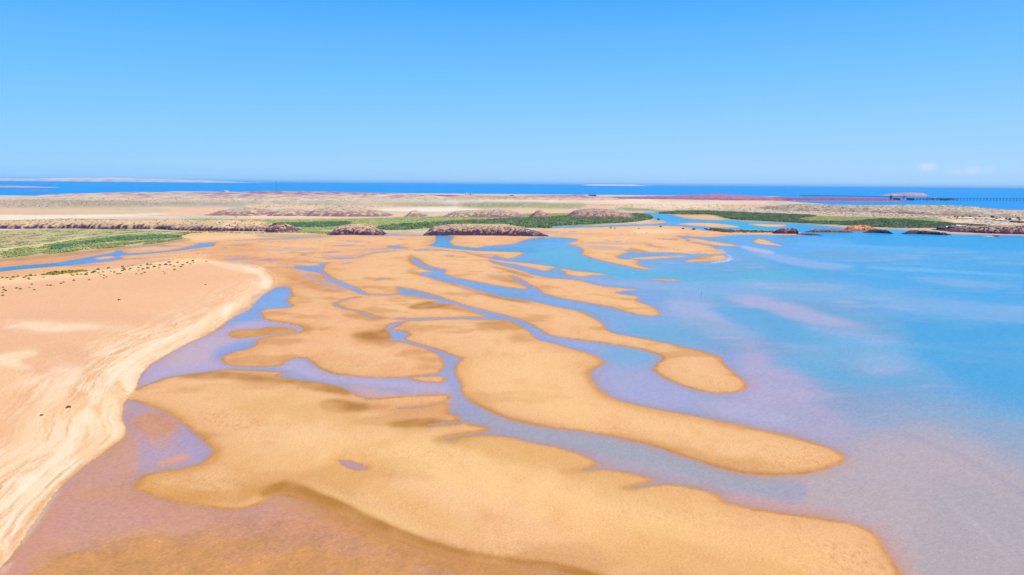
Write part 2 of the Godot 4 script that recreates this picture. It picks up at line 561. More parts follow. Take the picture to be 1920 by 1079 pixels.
	region("sandbar", "big sandbar curving down to a point beside the turquoise channel", "sandbar", 3, [70, 1296, 145, 1330, 227, 1326, 285, 1305, 323, 1284, 319, 1201, 329, 1139, 326, 1092, 320, 1056, 315, 1007, 289, 997, 269, 995, 238, 1016, 202, 1013, 186, 1012, 178, 1035, 181, 1070, 178, 1083, 173, 1043, 175, 1019, 160, 986, 146, 949, 149, 922, 162, 916, 168, 897, 160, 866, 161, 838, 167, 812, 155, 806, 144, 832, 130, 870, 114, 913, 100, 981, 99, 1037, 104, 1090, 92, 1147, 80, 1211])
	region("sandbar", "slim sand strip inside the shallow pool of the curving sandbar", "sandbar", 3, [161, 933, 190, 952, 229, 973, 251, 971, 230, 948, 196, 925, 173, 920])
	region("sandbar", "leaf shaped sandbar with foam round its right end", "sandbar", 3, [228, 902, 249, 933, 272, 966, 304, 983, 302, 954, 285, 919, 257, 898, 238, 893])
	region("sandbar", "slender sandbar trailing off into the lagoon right of the flats", "sandbar", 3, [324, 1284, 344, 1299, 358, 1239, 375, 1185, 380, 1144, 354, 1132, 335, 1160, 322, 1213, 318, 1247])
	region("sandbar", "detached triangular sandbar alone in the blue lagoon", "sandbar", 3, [435, 1229, 466, 1299, 472, 1274, 461, 1204, 457, 1151, 437, 1165, 427, 1190])
	region("causeway_spit", "sand spit with a line of dark rocks running out to the rocky islet", "spit", 2, [320, 1392, 377, 1564, 427, 1525, 450, 1502, 496, 1516, 539, 1505, 592, 1537, 622, 1506, 626, 1434, 593, 1408, 535, 1402, 481, 1403, 442, 1384, 389, 1330, 355, 1340])
	region("sandbar", "flat sandbar in the creek mouth above the rocky causeway", "sandbar", 3, [426, 1769, 485, 1838, 537, 1821, 558, 1752, 552, 1659, 490, 1636, 461, 1695])
	region("sandbar", "thin bright sandbar in the creek above the rocky islet", "sandbar", 3, [623, 1813, 671, 1798, 710, 1767, 655, 1678, 619, 1695, 619, 1761])
	region("mud_bank", "pinkish mud bank in front of the dark mangroves on the creek", "mud bank", 2, [549, 2325, 639, 2425, 686, 2391, 664, 2195, 649, 2014, 575, 2002, 534, 2057, 532, 2172])
	region("sandbar", "small sandbar island beside the turquoise channel left of the thin bar", "sandbar", 3, [55, 802, 61.3, 780.1, 59.5, 756.7, 75.5, 737.8, 88.5, 749.6, 108.8, 755.3, 94.2, 772.8, 74.5, 790.7, 63, 805])
	region("sandbar", "thinnest sliver of sand on the edge of the turquoise channel", "sandbar", 3, [149.3, 725.9, 165.9, 726.0, 179.2, 717.0, 162.6, 710.8, 153.4, 715.5])
	region("wet_sand_islet", "brown wet sand islet in the loop of the lilac stream by the beach", "sandbar", 3, [-186.7, 439.7, -187.8, 449.5, -183.1, 454.7, -174.7, 456.8, -168.5, 464.9, -159.4, 465.3, -150.1, 459.5, -145.4, 452.8, -149.3, 446.0, -161.1, 439.0, -169.1, 432.4, -178.1, 430.6, -183.0, 435.0])
	water([-62.7, 236.1, -58.6, 235.7, -52.9, 232.0, -50.3, 229.2, -51.3, 227.0, -55.7, 227.3, -59.2, 230.4])
	stream([-19.4, 277.3, 0.9, -26.5, 275.5, 1.2, -35.1, 273.0, 0.7])
	stream([-10.7, 264.1, 0.7, -18.7, 260.9, 0.9, -25.8, 256.8, 0.5])
	stream([-217.7, 649.5, 2.9, -208.2, 626.8, 1.7, -200.9, 608.6, 0.9, -198.5, 591.1, 1.4, -200.3, 579.8, 2.2, -191.4, 564.2, 3.4, -191.6, 548.9, 3.0, -198.0, 538.9, 1.4, -196.8, 522.8, 1.2, -189.8, 501.5, 1.9])
	stream([-214.0, 552.9, 1.4, -205.3, 550.8, 4.8, -193.3, 553.8, 13.8])
	stream([-189.8, 501.5, 2.0, -177.9, 486.0, 1.2, -158.3, 473.5, 1.7, -147.0, 461.4, 1.5, -142.7, 454.6, 1.1, -146.3, 447.7, 0.7, -158.3, 436.0, 0.9])
	water([-234, 822, -236, 838, -231, 844, -224, 801, -215.9, 771.7, -204.3, 744.5, -191.9, 715.2, -173.0, 684.6, -155.6, 656.5, -130.2, 609.2, -131.6, 604.7, -149.5, 630.0, -171.1, 666.2, -192.0, 699.0, -200.8, 727.2, -215.5, 752.9, -233.8, 770.5, -256.3, 793.7, -255, 809])
	stream([-132.6, 609.1, 1.3, -115.1, 606.1, 2.5, -103.9, 610.6, 2.0, -97.1, 614.0, 2.8])
	water([-110.8, 652.0, -104.6, 645.6, -91.2, 623.6, -75.6, 597.3, -58.3, 575.9, -49.7, 571.0, -43.5, 561.0, -53.5, 563.0, -61.0, 570.5, -66.8, 562.4, -58.6, 578.6, -74.6, 588.8, -88.2, 602.5, -100.0, 607.8])
	stream([-65.2, 567.6, 3.2, -49.3, 565.8, 1.6, -29.8, 539.6, 1.5, -8.0, 511.5, 2.0, 9.9, 484.1, 2.3])
	stream([-135.2, 592.8, 1.9, -141.4, 585.5, 1.4, -145.0, 571.7, 0.7, -146.4, 556.1, 0.9, -134.2, 537.1, 0.9, -121.9, 526.2, 0.8, -109.6, 511.3, 1.6, -104.3, 505.2, 1.0, -95.2, 499.4, 0.8, -85.0, 497.8, 1.1, -70.7, 494.4, 3.2, -63.1, 496.7, 3.0, -43.7, 501.6, 2.2, -23.7, 501.4, 4.2, -7.7, 499.1, 1.9, 2.2, 491.5, 1.3])
	stream([-86.0, 462.0, 1.0, -81.5, 455.3, 0.9, -77.0, 443.8, 1.4, -77.0, 431.2, 1.0])
	water([-87.8, 463.7, -82.1, 458.7, -76.3, 443.9, -72.2, 436.1, -68.3, 428.5, -56.1, 414.3, -45.0, 403.7, -34.0, 388.5, -29.8, 382.5, -30.6, 369.6, -31.6, 360.7, -36.1, 362.7, -41.3, 387.0, -51.6, 404.8, -63.1, 416.9, -73.9, 425.3, -79.8, 428.1, -78.1, 435.8, -82.4, 450.2])
	water([-134, 894, -134, 913, -125, 904, -120, 876, -109, 842, -96, 815, -77.7, 788.1, -76.9, 761.8, -68.5, 735.4, -44.5, 703.8, -13.2, 666.2, 15.2, 642.1, 24.9, 629.7, 26.4, 617.3, 14.1, 587.6, -4.6, 595.1, -19.4, 615.0, -47.4, 666.1, -71.3, 694.4, -92.1, 729.7, -105.5, 755.3, -96.6, 765.2, -83.9, 770.7, -95.9, 784.4, -112, 819])
	stream([-24, 862, 1.0, -7, 843, 1.6, 16, 807, 2.3, 30.7, 783.0, 3.2, 48.1, 765.1, 2.7])
	stream([-165, 1048, 0.9, -152, 1020, 1.3, -129, 1026, 8.7, -97, 1023, 1.7, -71, 998, 1.1, -45, 948, 1.7, -22, 915, 3.8, 7, 892, 6.0, 34, 875, 8.4])
	water([-145, 1299, -129, 1314, -111, 1283, -110, 1192, -101, 1129, -98, 1110, -77, 1083, -55, 1067, -45, 1095, -18, 1117, 13, 1161, 33, 1230, 51, 1262, 61, 1233, 91, 1168, 109, 1072, 100, 989, 77, 987, 47, 1000, 18, 1002, -0, 1012, -32, 1013, -65, 1027, -100, 1058, -135, 1097, -132, 1157, -139, 1236])
	water([39, 1273, 80, 1297, 109, 1274, 120, 1239, 101, 1180, 90, 1158, 79, 1126, 44, 1133, 37, 1196])
	water([-200, 1081, -189, 1092, -172, 1070, -164, 1053, -177, 1047, -191, 1059])
	stream([-94, 951, 0.9, -88, 942, 1.6, -83, 943, 5.0])
	stream([-141.5, 700.0, 0.9, -136.6, 706.3, 1.4, -130.1, 710.7, 1.4])
	stream([-203, 1223, 1.7, -198, 1218, 2.5, -192, 1207, 1.2])
	stream([-246, 1308, 9.3, -207, 1319, 8.2, -149, 1312, 4.5])
	stream([44, 1429, 3.9, 89, 1443, 3.5, 130, 1456, 2.7, 172, 1477, 2.3])
	stream([-443, 1041, 0.9, -433, 1029, 1.6, -429, 1025, 0.9])
	stream([-433, 1046, 1.0, -430, 1065, 1.8, -429, 1084, 1.9, -430, 1103, 0.9])
	stream([-398, 998, 2.9, -392, 999, 2.7])
	stream([-382, 914, 1.4, -366, 912, 1.8, -346, 910, 1.7])
	stream([-378, 882, 1.4, -360, 880, 5.8, -339, 894, 2.8])
	stream([-329, 867, 1.9, -317, 877, 6.3, -302, 878, 2.7])
	stream([-311, 860, 1.5, -283, 857, 2.1, -265, 859, 2.2, -255, 851, 1.2, -241, 844, 1.2, -233, 844, 4.3])
	stream([-290, 939, 0.8, -291, 964, 1.2, -284, 965, 3.6])
	stream([-288, 936, 0.8, -275, 919, 1.0, -252, 904, 1.7, -227, 903, 6.3, -209, 912, 1.0, -206, 942, 1.2, -199, 976, 1.6, -188, 996, 1.3, -171, 1014, 1.4])
	stream([-298, 837, 1.0, -273, 827, 1.0, -246, 810, 2.1, -228, 801, 4.3])
	stream([-286, 1029, 1.1, -283, 1042, 1.0])
	stream([-264, 982, 5.3, -254, 986, 5.1])
	stream([-281, 1083, 5.4, -269, 1088, 3.5, -252, 1083, 1.8])
	stream([-283, 1164, 1.6, -243, 1146, 2.2, -235, 1153, 2.2])
	stream([-212, 834, 0.9, -206, 846, 1.4, -203, 858, 0.8])
	stream([-226, 1038, 1.6, -221, 1043, 1.6])
	stream([191, 1363, 2.4, 219, 1374, 1.8, 277, 1425, 1.5])
	stream([230, 1166, 1.0, 232, 1121, 1.4, 240, 1080, 1.3, 267, 1035, 1.2, 282, 1000, 1.7, 310, 991, 8.9])
	stream([169, 1209, 4.0, 192, 1200, 2.1, 219, 1170, 1.6])
	stream([275, 1276, 2.9, 295, 1262, 6.7, 323, 1253, 1.6, 312, 1212, 1.1, 326, 1159, 1.1, 340, 1116, 2.0, 364, 1095, 2.2])
	stream([327, 1343, 16.5, 350, 1339, 4.7, 369, 1314, 4.9, 397, 1304, 22.1])
	water([-628.1, 620.2, -587.1, 776.3, -575, 803, -564, 815, -556, 827, -556, 862, -558, 894, -558, 928, -558, 950, -571, 980, -566, 980, -547, 955, -527, 945, -497, 990, -501, 1068, -505, 1111, -488, 1112, -466, 1057, -474, 1034, -484, 979, -505, 932, -522, 913, -524, 903, -504, 872, -502, 845, -521, 807, -540.3, 779.5, -559.9, 739.8, -582.8, 574.4])
	stream([-484, 1093, 1.6, -491, 1138, 1.2, -473, 1161, 2.8, -444, 1181, 5.6, -414, 1201, 6.2, -382, 1220, 5.7])
	stream([-405, 1232, 2.3, -375, 1261, 4.1, -358, 1269, 3.3, -336, 1298, 1.8])
	stream([-409, 1130, 2.2, -391, 1148, 2.1, -373, 1166, 2.1])
	stream([-570, 992, 0.8, -571, 1025, 2.5, -565, 1052, 6.0, -546, 1054, 5.5, -528, 1060, 5.8])
	stream([-583, 848, 1.1, -577, 863, 0.8, -578, 892, 1.0, -579, 926, 0.9, -580, 959, 0.8])
	stream([-534.1, 690.3, 0.8, -530.8, 700.6, 1.1, -524.0, 722.1, 0.9, -515.3, 742.7, 1.0])
	stream([-478.7, 749.7, 1.2, -471.4, 762.0, 1.2, -462.3, 777.3, 1.0, -455.7, 798.2, 1.0, -453, 828, 1.2, -447, 849, 1.3, -439, 872, 1.1])
	stream([-505, 866, 6.7, -489, 876, 2.7, -472, 897, 2.0, -453, 915, 1.7, -440, 941, 1.8, -422, 959, 2.1])
	region("sandbar", "narrow islet of sand inside the left creek", "sandbar", 3, [-540, 876, -542, 895, -532, 906, -522, 893, -519, 874, -527, 864])


func lay_out_colours() -> void:
	patch(0, [-173.0, 343.9, -151.8, 349.6, -120.5, 340.5, -96.8, 334.5, -80.2, 321.4, -76.7, 312.2, -89.6, 317.7, -116.4, 328.4, -146.5, 336.9, -167.9, 339.1], Color(0.284, 0.117, 0.02), 0.9, 2, 0.7, 1.0)
	patch(0, [-87.2, 300.0, -78.5, 304.1, -62.7, 299.1, -53.6, 295.6, -65.1, 288.1, -74.1, 286.4, -82.2, 290.5], Color(0.284, 0.117, 0.02), 0.95, 2, 0.7, 1.0)
	patch(0, [-64.6, 296.8, -45.6, 298.8, -29.4, 301.5, -28.3, 290.4, -46.7, 290.0, -60.2, 286.8], Color(0.484, 0.22, 0.076), 0.6, 4, 0.5, 1.0)
	patch(0, [-52.5, 273.0, -40.4, 278.4, -26.9, 280.1, -35.2, 273.4, -45.7, 269.3], Color(0.284, 0.117, 0.02), 0.9, 2, 0.6, 1.0)
	patch(0, [-31.2, 255.0, -23.1, 262.6, -9.2, 264.7, -18.3, 254.7, -25.2, 250.7], Color(0.284, 0.117, 0.02), 0.9, 2, 0.6, 1.0)
	patch(0, [16.4, 227.0, 25.2, 230.8, 31.3, 234.2, 29.1, 228.1, 22.0, 226.2], Color(0.284, 0.117, 0.02), 0.85, 2, 0.5, 1.0)
	patch(0, [35.1, 214.2, 41.8, 216.7, 49.0, 220.6, 44.0, 214.4, 38.4, 212.7], Color(0.284, 0.117, 0.02), 0.85, 2, 0.5, 1.0)
	patch(0, [-18.0, 251.4, 0.5, 254.5, 18.6, 244.2, 27.0, 229.9, 8.1, 229.5, -11.2, 238.6], Color(0.534, 0.291, 0.088), 0.45, 8, 0.9, 2.5)
	patch(0, [-81.6, 210.0, -77.4, 214.1, -72.4, 214.2, -60.9, 205.8, -50.3, 197.4, -36.9, 187.0, -24.9, 178.8, -14.0, 173.4, -2.2, 169.3, 10.4, 166.4, 21.0, 160.7, 14.0, 158.3, 0.6, 163.3, -13.6, 168.1, -27.4, 175.4, -40.9, 183.9, -54.3, 193.9, -69.9, 207.2], Color(0.284, 0.117, 0.02), 0.85, 5, 0.35, 1.0)
	patch(0, [-71.2, 217.1, -54.5, 207.5, -38.4, 195.2, -24.1, 184.2, -30.2, 184.1, -44.9, 195.1, -61.3, 207.3], Color(0.609, 0.357, 0.125), 0.5, 4, 0.3, 1.0)
	patch(0, [-104.5, 236.6, -90.8, 241.9, -68.4, 232.6, -71.9, 219.1, -85.5, 216.8, -98.8, 222.9], Color(0.514, 0.257, 0.068), 0.4, 10, 0.8, 2)
	patch(0, [-85.5, 249.9, -54.0, 256.1, -11.6, 246.2, 16.8, 218.8, 57.6, 202.1, 61.1, 185.6, 30.0, 185.1, -1.1, 204.7, -38.3, 224.1], Color(0.626, 0.381, 0.14), 0.55, 12, 0.8, 2)
	patch(0, [-161.7, 328.9, -119.7, 322.9, -84.8, 309.5, -92.8, 286.7, -128.1, 293.0], Color(0.555, 0.312, 0.121), 0.55, 10, 0.8, 2)
	patch(0, [-65.2, 242.5, -55.8, 245.2, -40.9, 228.5, -43.0, 219.7, -56.5, 222.9, -65.5, 232.7], Color(0.524, 0.257, 0.071), 0.5, 8, 0.5, 1.0)
	patch(0, [7.2, 197.7, 38.6, 189.9, 68.9, 185.7, 88.5, 174.4, 73.4, 159.2, 34.6, 168.3], Color(0.587, 0.312, 0.097), 0.5, 14, 0.7, 2)
	patch(0, [-173.8, 304.7, -149.8, 288.8, -130.2, 269.2, -112.2, 247.7, -107.1, 239.1, -106.3, 229.5, -111.5, 222.7, -119.1, 219.5, -119.2, 216.1, -111.9, 212.2, -96.3, 208.6, -89.6, 204.9, -96.4, 201.1, -112.4, 206.4, -122.7, 212.0, -125.4, 216.0, -120.6, 222.5, -111.4, 230.3, -110.5, 240.5, -121.1, 256.3, -138.1, 274.1, -158.6, 292.2], Color(0.465, 0.215, 0.049), 0.6, 3, 0.3, 1.0)
	patch(0, [-143, 954, -126, 901, -103, 820, -81.1, 790.4, -88.1, 770.4, -108, 809, -131, 863], Color(0.344, 0.147, 0.03), 0.7, 2, 0.3, 1.0)
	patch(0, [-106.1, 759.9, -122.7, 777.8, -91.6, 725.5, -53.5, 676.5, -14.9, 627.6, 18.1, 566.4, 34.9, 547.3, 17.9, 561.3, -14.0, 591.8, -51.5, 651.9, -84.0, 709.4], Color(0.344, 0.147, 0.03), 0.75, 2, 0.5, 1.0)
	patch(0, [-30.8, 649.6, -4.7, 603.8, 18.2, 571.7, 4.7, 576.3, -19.0, 603.1], Color(0.328, 0.152, 0.049), 0.6, 2, 0.3, 1.0)
	patch(0, [-26, 825, -3.3, 795.5, 23.0, 732.5, 14.3, 731.9, -6.3, 775.8], Color(0.344, 0.147, 0.03), 0.7, 1, 0.4, 1.0)
	patch(0, [-28.8, 729.3, -11.8, 738.9, 4.4, 698.8, 15.5, 655.6, -5.5, 690.5], Color(0.344, 0.147, 0.03), 0.6, 2, 0.5, 1.0)
	patch(0, [-107.2, 441.1, -94.5, 456.5, -85.7, 458.5, -78.4, 437.4, -88.1, 424.8, -101.2, 430.3], Color(0.284, 0.117, 0.02), 0.95, 2, 0.6, 1.0)
	patch(0, [-101.6, 424.3, -89.3, 430.8, -77.9, 425.2, -71.4, 416.6, -86.3, 416.1], Color(0.344, 0.147, 0.03), 0.7, 3, 0.5, 1.0)
	patch(0, [-130.3, 512.6, -114.1, 513.3, -94.1, 493.4, -100.3, 485.3, -118.4, 496.4], Color(0.344, 0.147, 0.03), 0.6, 2, 0.4, 1.0)
	patch(0, [-83.8, 541.8, -71.9, 567.3, -52.2, 573.5, -48.2, 553.2, -68.2, 537.8], Color(0.284, 0.117, 0.02), 0.9, 2, 0.5, 1.0)
	patch(0, [-69.7, 549.7, -47.5, 545.9, -25.2, 532.8, -12.1, 513.4, -33.0, 521.2], Color(0.352, 0.152, 0.034), 0.6, 2, 0.4, 1.0)
	patch(0, [-25.5, 482.7, -3.7, 489.3, 9.6, 467.5, -10.8, 459.7, -23.8, 462.7], Color(0.344, 0.147, 0.03), 0.65, 2, 0.7, 1.0)
	patch(0, [-2.5, 438.6, 9.1, 440.7, 14.1, 431.5, 0.3, 428.0], Color(0.344, 0.147, 0.03), 0.55, 3, 0.5, 1.0)
	patch(0, [24.5, 375.9, 40.6, 386.0, 52.4, 381.6, 44.4, 365.2, 29.7, 364.8], Color(0.545, 0.27, 0.082), 0.4, 6, 0.5, 1.0)
	patch(0, [-31.8, 362.9, -27.4, 383.8, -20.1, 363.2, -21.1, 333.0, -14.3, 303.4, -6.6, 288.8, -19.4, 305.7, -25.2, 323.8], Color(0.524, 0.251, 0.066), 0.5, 5, 0.3, 1.0)
	patch(0, [-23.0, 363.1, 12.8, 387.6, 34.6, 354.2, 33.8, 316.8, 56.5, 286.9, 92.9, 256.6, 52.3, 264.3, 10.0, 292.8, -15.3, 324.1], Color(0.609, 0.349, 0.129), 0.55, 14, 0.5, 2)
	patch(0, [-192.7, 456.1, -149.2, 468.4, -141.8, 444.6, -179.2, 427.5], Color(0.385, 0.181, 0.041), 0.9, 2, 0.3, 1.0)
	patch(0, [-184.5, 493.6, -166.4, 486.5, -152.0, 477.5, -137.9, 461.7, -136.5, 444.8, -148.4, 468.4, -167.6, 478.7], Color(0.402, 0.176, 0.037), 0.8, 2, 0.3, 1.0)
	patch(0, [-283.4, 781.8, -242.7, 769.9, -187.7, 699.2, -154.4, 629.7, -178.9, 628.4, -208.8, 660.5, -223.5, 642.4, -236.4, 696.3], Color(0.465, 0.215, 0.071), 0.75, 6, 0.7, 1.0)
	patch(0, [-237.5, 716.5, -210.0, 739.7, -158.3, 646.0, -166.7, 619.6, -203.6, 660.8], Color(0.393, 0.171, 0.049), 0.6, 3, 0.6, 1.0)
	patch(0, [-242.3, 625.0, -228.1, 655.9, -210.7, 626.7, -205.3, 582.3, -205.3, 550.8, -206.8, 531.5], Color(0.393, 0.176, 0.068), 0.75, 3, 0.5, 1.0)
	patch(0, [-218.8, 519.6, -211.2, 543.1, -194.4, 520.7, -186.9, 489.5, -194.7, 470.2], Color(0.475, 0.22, 0.085), 0.6, 3, 0.5, 1.0)
	patch(0, [-451, 990, -400, 1063, -355, 982, -389, 935], Color(0.514, 0.238, 0.091), 0.7, 4, 0.6, 1.0)
	patch(0, [-405, 919, -284, 902, -262, 831, -360, 847], Color(0.504, 0.226, 0.082), 0.7, 3, 0.6, 1.0)
	patch(0, [-603, 1224, -489, 1301, -338, 1347, -324, 1292, -461, 1226, -549, 1148], Color(0.62, 0.397, 0.183), 0.8, 2, 0.4, 1.0)
	patch(0, [-484, 1288, -410, 1310, -327, 1306, -349, 1238, -443, 1228], Color(0.277, 0.215, 0.129), 0.7, 1, 0.6, 1.0)
	patch(0, [-633, 838, -593, 898, -581, 948, -550, 922, -559, 826, -594.2, 786.0], Color(0.484, 0.198, 0.074), 0.8, 3, 0.5, 1.0)
	patch(0, [-523, 938, -484, 979, -465, 1022, -466, 943, -488, 886], Color(0.555, 0.277, 0.104), 0.6, 2, 0.5, 1.0)
	patch(0, [-547.3, 722.8, -516.0, 761.4, -475.3, 794.2, -451, 870, -447, 902, -450, 817, -475.8, 754.6, -523.7, 691.0], Color(0.555, 0.27, 0.104), 0.7, 2, 0.5, 1.0)
	patch(0, [-351, 1317, -245, 1301, -168, 1337, -65, 1363, 64, 1393, 63, 1363, -63, 1321, -238, 1263], Color(0.393, 0.27, 0.17), 0.7, 1, 0.4, 1.0)
	patch(0, [-343, 1215, -254, 1248, -149, 1188, -228, 1117], Color(0.598, 0.326, 0.129), 0.5, 3, 0.6, 1.0)
	patch(0, [70, 1526, 173, 1595, 304, 1632, 405, 1532, 314, 1392, 154, 1419], Color(0.609, 0.349, 0.148), 0.6, 3, 0.5, 1.0)
	patch(0, [271, 1515, 352, 1508, 352, 1458, 267, 1432], Color(0.637, 0.44, 0.233), 0.7, 2, 0.5, 1.0)
	patch(0, [100, 1625, 219, 1662, 402, 1851, 400, 1777, 214, 1620, 97, 1566], Color(0.534, 0.319, 0.174), 0.8, 1, 0.3, 1.0)
	patch(0, [103, 1326, 141, 1132, 196, 1045, 271, 1019, 210, 1119], Color(0.598, 0.341, 0.129), 0.5, 4, 0.6, 1.0)
	patch(0, [185, 1079, 199, 1063, 202, 1013, 182, 1011], Color(0.328, 0.176, 0.066), 0.7, 1, 0.3, 1.0)
	patch(0, [233, 915, 263, 958, 292, 982, 274, 945, 244, 916], Color(0.393, 0.176, 0.039), 0.7, 1, 0.3, 1.0)
	patch(0, [-502.0, 661.8, -462.4, 723.8, -423, 814, -353, 830, -276.1, 714.2, -239.2, 580.6, -244.2, 487.1, -282.6, 466.6, -368.4, 481.9], Color(0.587, 0.319, 0.152), 0.75, 12, 0.4, 2)
	patch(0, [-368.4, 481.9, -336.4, 503.5, -276.1, 495.8, -244.2, 487.1, -258.5, 450.1, -316.5, 461.7, -344.8, 450.1], Color(0.555, 0.291, 0.148), 0.6, 5, 0.7, 2)
	patch(0, [-349.8, 456.8, -336.9, 464.4, -315.4, 459.9, -253.3, 453.7, -296.4, 442.0, -326.1, 444.1], Color(0.637, 0.485, 0.284), 0.7, 3, 0.9, 1.5)
	patch(0, [-263.2, 355.7, -274.1, 393.1, -261.1, 397.5, -241.8, 381.6, -228.0, 356.8, -233.5, 341.1, -250.4, 345.6], Color(0.545, 0.284, 0.14), 0.85, 5, 0.6, 1.5)
	patch(0, [-286.6, 371.7, -277.3, 384.1, -268.5, 375.9, -272.2, 364.2, -254.0, 350.6, -272.8, 353.2], Color(0.637, 0.485, 0.29), 0.7, 2, 0.9, 1.0)
	patch(0, [-242.9, 351.0, -229.0, 351.4, -213.8, 322.9, -204.1, 291.0, -207.4, 283.8, -223.7, 318.3], Color(0.637, 0.448, 0.266), 0.7, 5, 0.8, 1.0)
	patch(0, [-228.9, 294.1, -225.5, 309.8, -198.3, 274.0, -190.2, 250.3, -192.4, 244.9], Color(0.576, 0.305, 0.144), 0.7, 6, 0.8, 1.0)
	patch(0, [-209.8, 287.3, -215.9, 314.2, -198.3, 294.8, -180.1, 250.5, -170.8, 225.9, -168.8, 213.2, -178.2, 225.8], Color(0.631, 0.397, 0.197), 0.6, 5, 0.7, 1.0)
	patch(0, [-191.5, 284.2, -195.9, 306.5, -195.8, 323.4, -178.8, 307.0, -164.2, 274.8, -156.1, 262.5, -154.7, 245.7, -154.9, 233.2, -171.5, 256.3], Color(0.598, 0.349, 0.148), 0.6, 4, 0.8, 1.0)
	patch(0, [-182.9, 274.3, -189.1, 287.8, -177.4, 274.5, -166.0, 250.9, -160.9, 230.7, -156.3, 205.6, -153.9, 193.2, -159.0, 200.0, -164.1, 221.6, -168.6, 245.4], Color(0.637, 0.494, 0.296), 0.8, 3, 0.9, 1.5)
	patch(0, [-186.8, 287.9, -181.2, 284.5, -168.2, 268.3, -161.5, 253.7, -169.9, 262.2], Color(0.637, 0.504, 0.308), 0.6, 2, 0.9, 1.2)
	patch(0, [-184.2, 295.2, -182.6, 302.9, -164.2, 274.8, -156.1, 262.5, -154.4, 253.9, -166.0, 268.4], Color(0.637, 0.485, 0.278), 0.55, 2, 0.9, 1.2)
	patch(0, [-165.0, 215.3, -162.6, 219.5, -157.1, 215.4, -156.3, 205.6], Color(0.637, 0.523, 0.327), 0.8, 3, 0.7, 1.0)
	patch(0, [-139.9, 186.9, -144.9, 207.7, -148.7, 226.4, -150.2, 243.2, -151.6, 240.6, -150.1, 219.7, -145.9, 200.3, -141.1, 185.3], Color(0.428, 0.215, 0.063), 0.65, 2, 0.9, 2)
	patch(0, [-133.3, 165.3, -138.7, 180.8, -147.5, 207.6, -145.8, 207.7, -136.2, 179.4, -129.5, 162.1], Color(0.637, 0.485, 0.278), 0.7, 2, 0.7, 2)
	patch(0, [-201.1, 342.1, -205.4, 357.5, -198.4, 357.7, -192.4, 342.3, -181.3, 315.2, -184.3, 315.1], Color(0.637, 0.504, 0.308), 0.7, 2, 0.7, 1.5)
	patch(0, [-204.0, 357.5, -208.2, 413.2, -214.4, 508.9, -221.1, 581.5, -239.5, 658.8, -256.3, 676.0, -233.9, 567.4, -219.3, 443.3, -216.4, 380.0], Color(0.637, 0.44, 0.228), 0.7, 5, 0.6, 1.0)
	patch(0, [-206.6, 346.9, -214.4, 405.9, -217.6, 488.2, -221.4, 488.1, -220.8, 405.7, -212.1, 346.8], Color(0.637, 0.523, 0.321), 0.65, 2, 0.9, 1.5)
	patch(0, [-198.3, 314.7, -209.5, 352.0, -208.3, 357.4, -195.8, 319.0, -186.7, 291.5], Color(0.637, 0.504, 0.315), 0.7, 2, 0.9, 1.2)
	patch(0, [-329, 804, -290.1, 766.8, -249.8, 695.5, -231.0, 642.0, -238.4, 641.6, -267.9, 714.7], Color(0.637, 0.494, 0.296), 0.85, 2, 0.6, 1.0)
	patch(0, [-391, 856, -329, 804, -278.4, 735.4, -289.7, 734.7, -331.3, 778.6], Color(0.637, 0.44, 0.233), 0.7, 2, 0.6, 1.0)
	patch(0, [-286.4, 781.6, -248.5, 715.8, -228.2, 659.4, -226.5, 642.3, -247.1, 695.7], Color(0.484, 0.251, 0.094), 0.8, 1, 0.4, 1.0)
	patch(0, [-227.5, 530.5, -228.8, 554.7, -214.4, 508.9, -211.8, 488.5], Color(0.637, 0.533, 0.327), 0.7, 2, 0.6, 1.0)
	patch(0, [-445.2, 796.3, -429, 865, -399, 874, -378, 828, -402.4, 773.9, -434.9, 725.5, -477.3, 628.5, -515.3, 679.7], Color(0.631, 0.414, 0.188), 0.8, 3, 0.6, 1.0)
	patch(0, [-977, 1302, -930, 1384, -800, 1383, -650, 1340, -608, 1274, -607, 1211, -553, 1181, -558, 1158, -558, 1096, -591, 1011, -619, 916, -646, 855, -727.0, 720.1, -1221, 1219], Color(0.352, 0.305, 0.114), 0.9, 2, 0.5, 1.0)
	patch(0, [-967, 1288, -912, 1295, -823, 1188, -756, 1048, -774, 1029], Color(0.428, 0.257, 0.132), 0.6, 3, 0.8, 1.0)
	patch(0, [-734, 973, -729, 1033, -741, 1140, -749, 1196, -740, 1173, -716, 1062, -710, 984, -717, 952], Color(0.576, 0.397, 0.161), 0.9, 1, 0.5, 1.0)
	patch(0, [-618, 1043, -615, 1090, -586, 1134, -566, 1147, -566, 1095, -590, 1045], Color(0.576, 0.357, 0.148), 0.6, 1, 0.7, 1.0)
	patch(0, [-646, 855, -619, 916, -591, 1011, -558, 1158, -543, 1128, -573, 979, -598, 884, -625, 827], Color(0.256, 0.129, 0.066), 0.6, 1, 0.4, 1.0)
	patch(0, [-1748, 1752, -1420, 1898, -1198, 1970, -915, 1893, -1072, 1809, -1052, 1707, -1239, 1654, -1540, 1542], Color(0.637, 0.422, 0.26), 0.95, 1, 0.3, 1.0)
	patch(0, [-1430, 1912, -1261, 1926, -1079, 2098, -1071, 2218, -1018, 2073, -1154, 1898, -1370, 1830], Color(0.637, 0.533, 0.368), 0.8, 1, 0.4, 1.0)
	patch(0, [-1195, 2325, -1074, 2554, -913, 2168, -1033, 2070], Color(0.62, 0.334, 0.161), 0.9, 1, 0.5, 1.0)
	patch(0, [-789, 1945, -646, 2070, -268, 2138, -172, 2192, -164, 2086, -379, 1865, -565, 1808, -744, 1834], Color(0.598, 0.349, 0.202), 0.95, 1, 0.3, 1.0)
	patch(0, [-777, 1916, -571, 2032, -528, 1990, -711, 1897], Color(0.637, 0.533, 0.368), 0.7, 1, 0.5, 1.0)
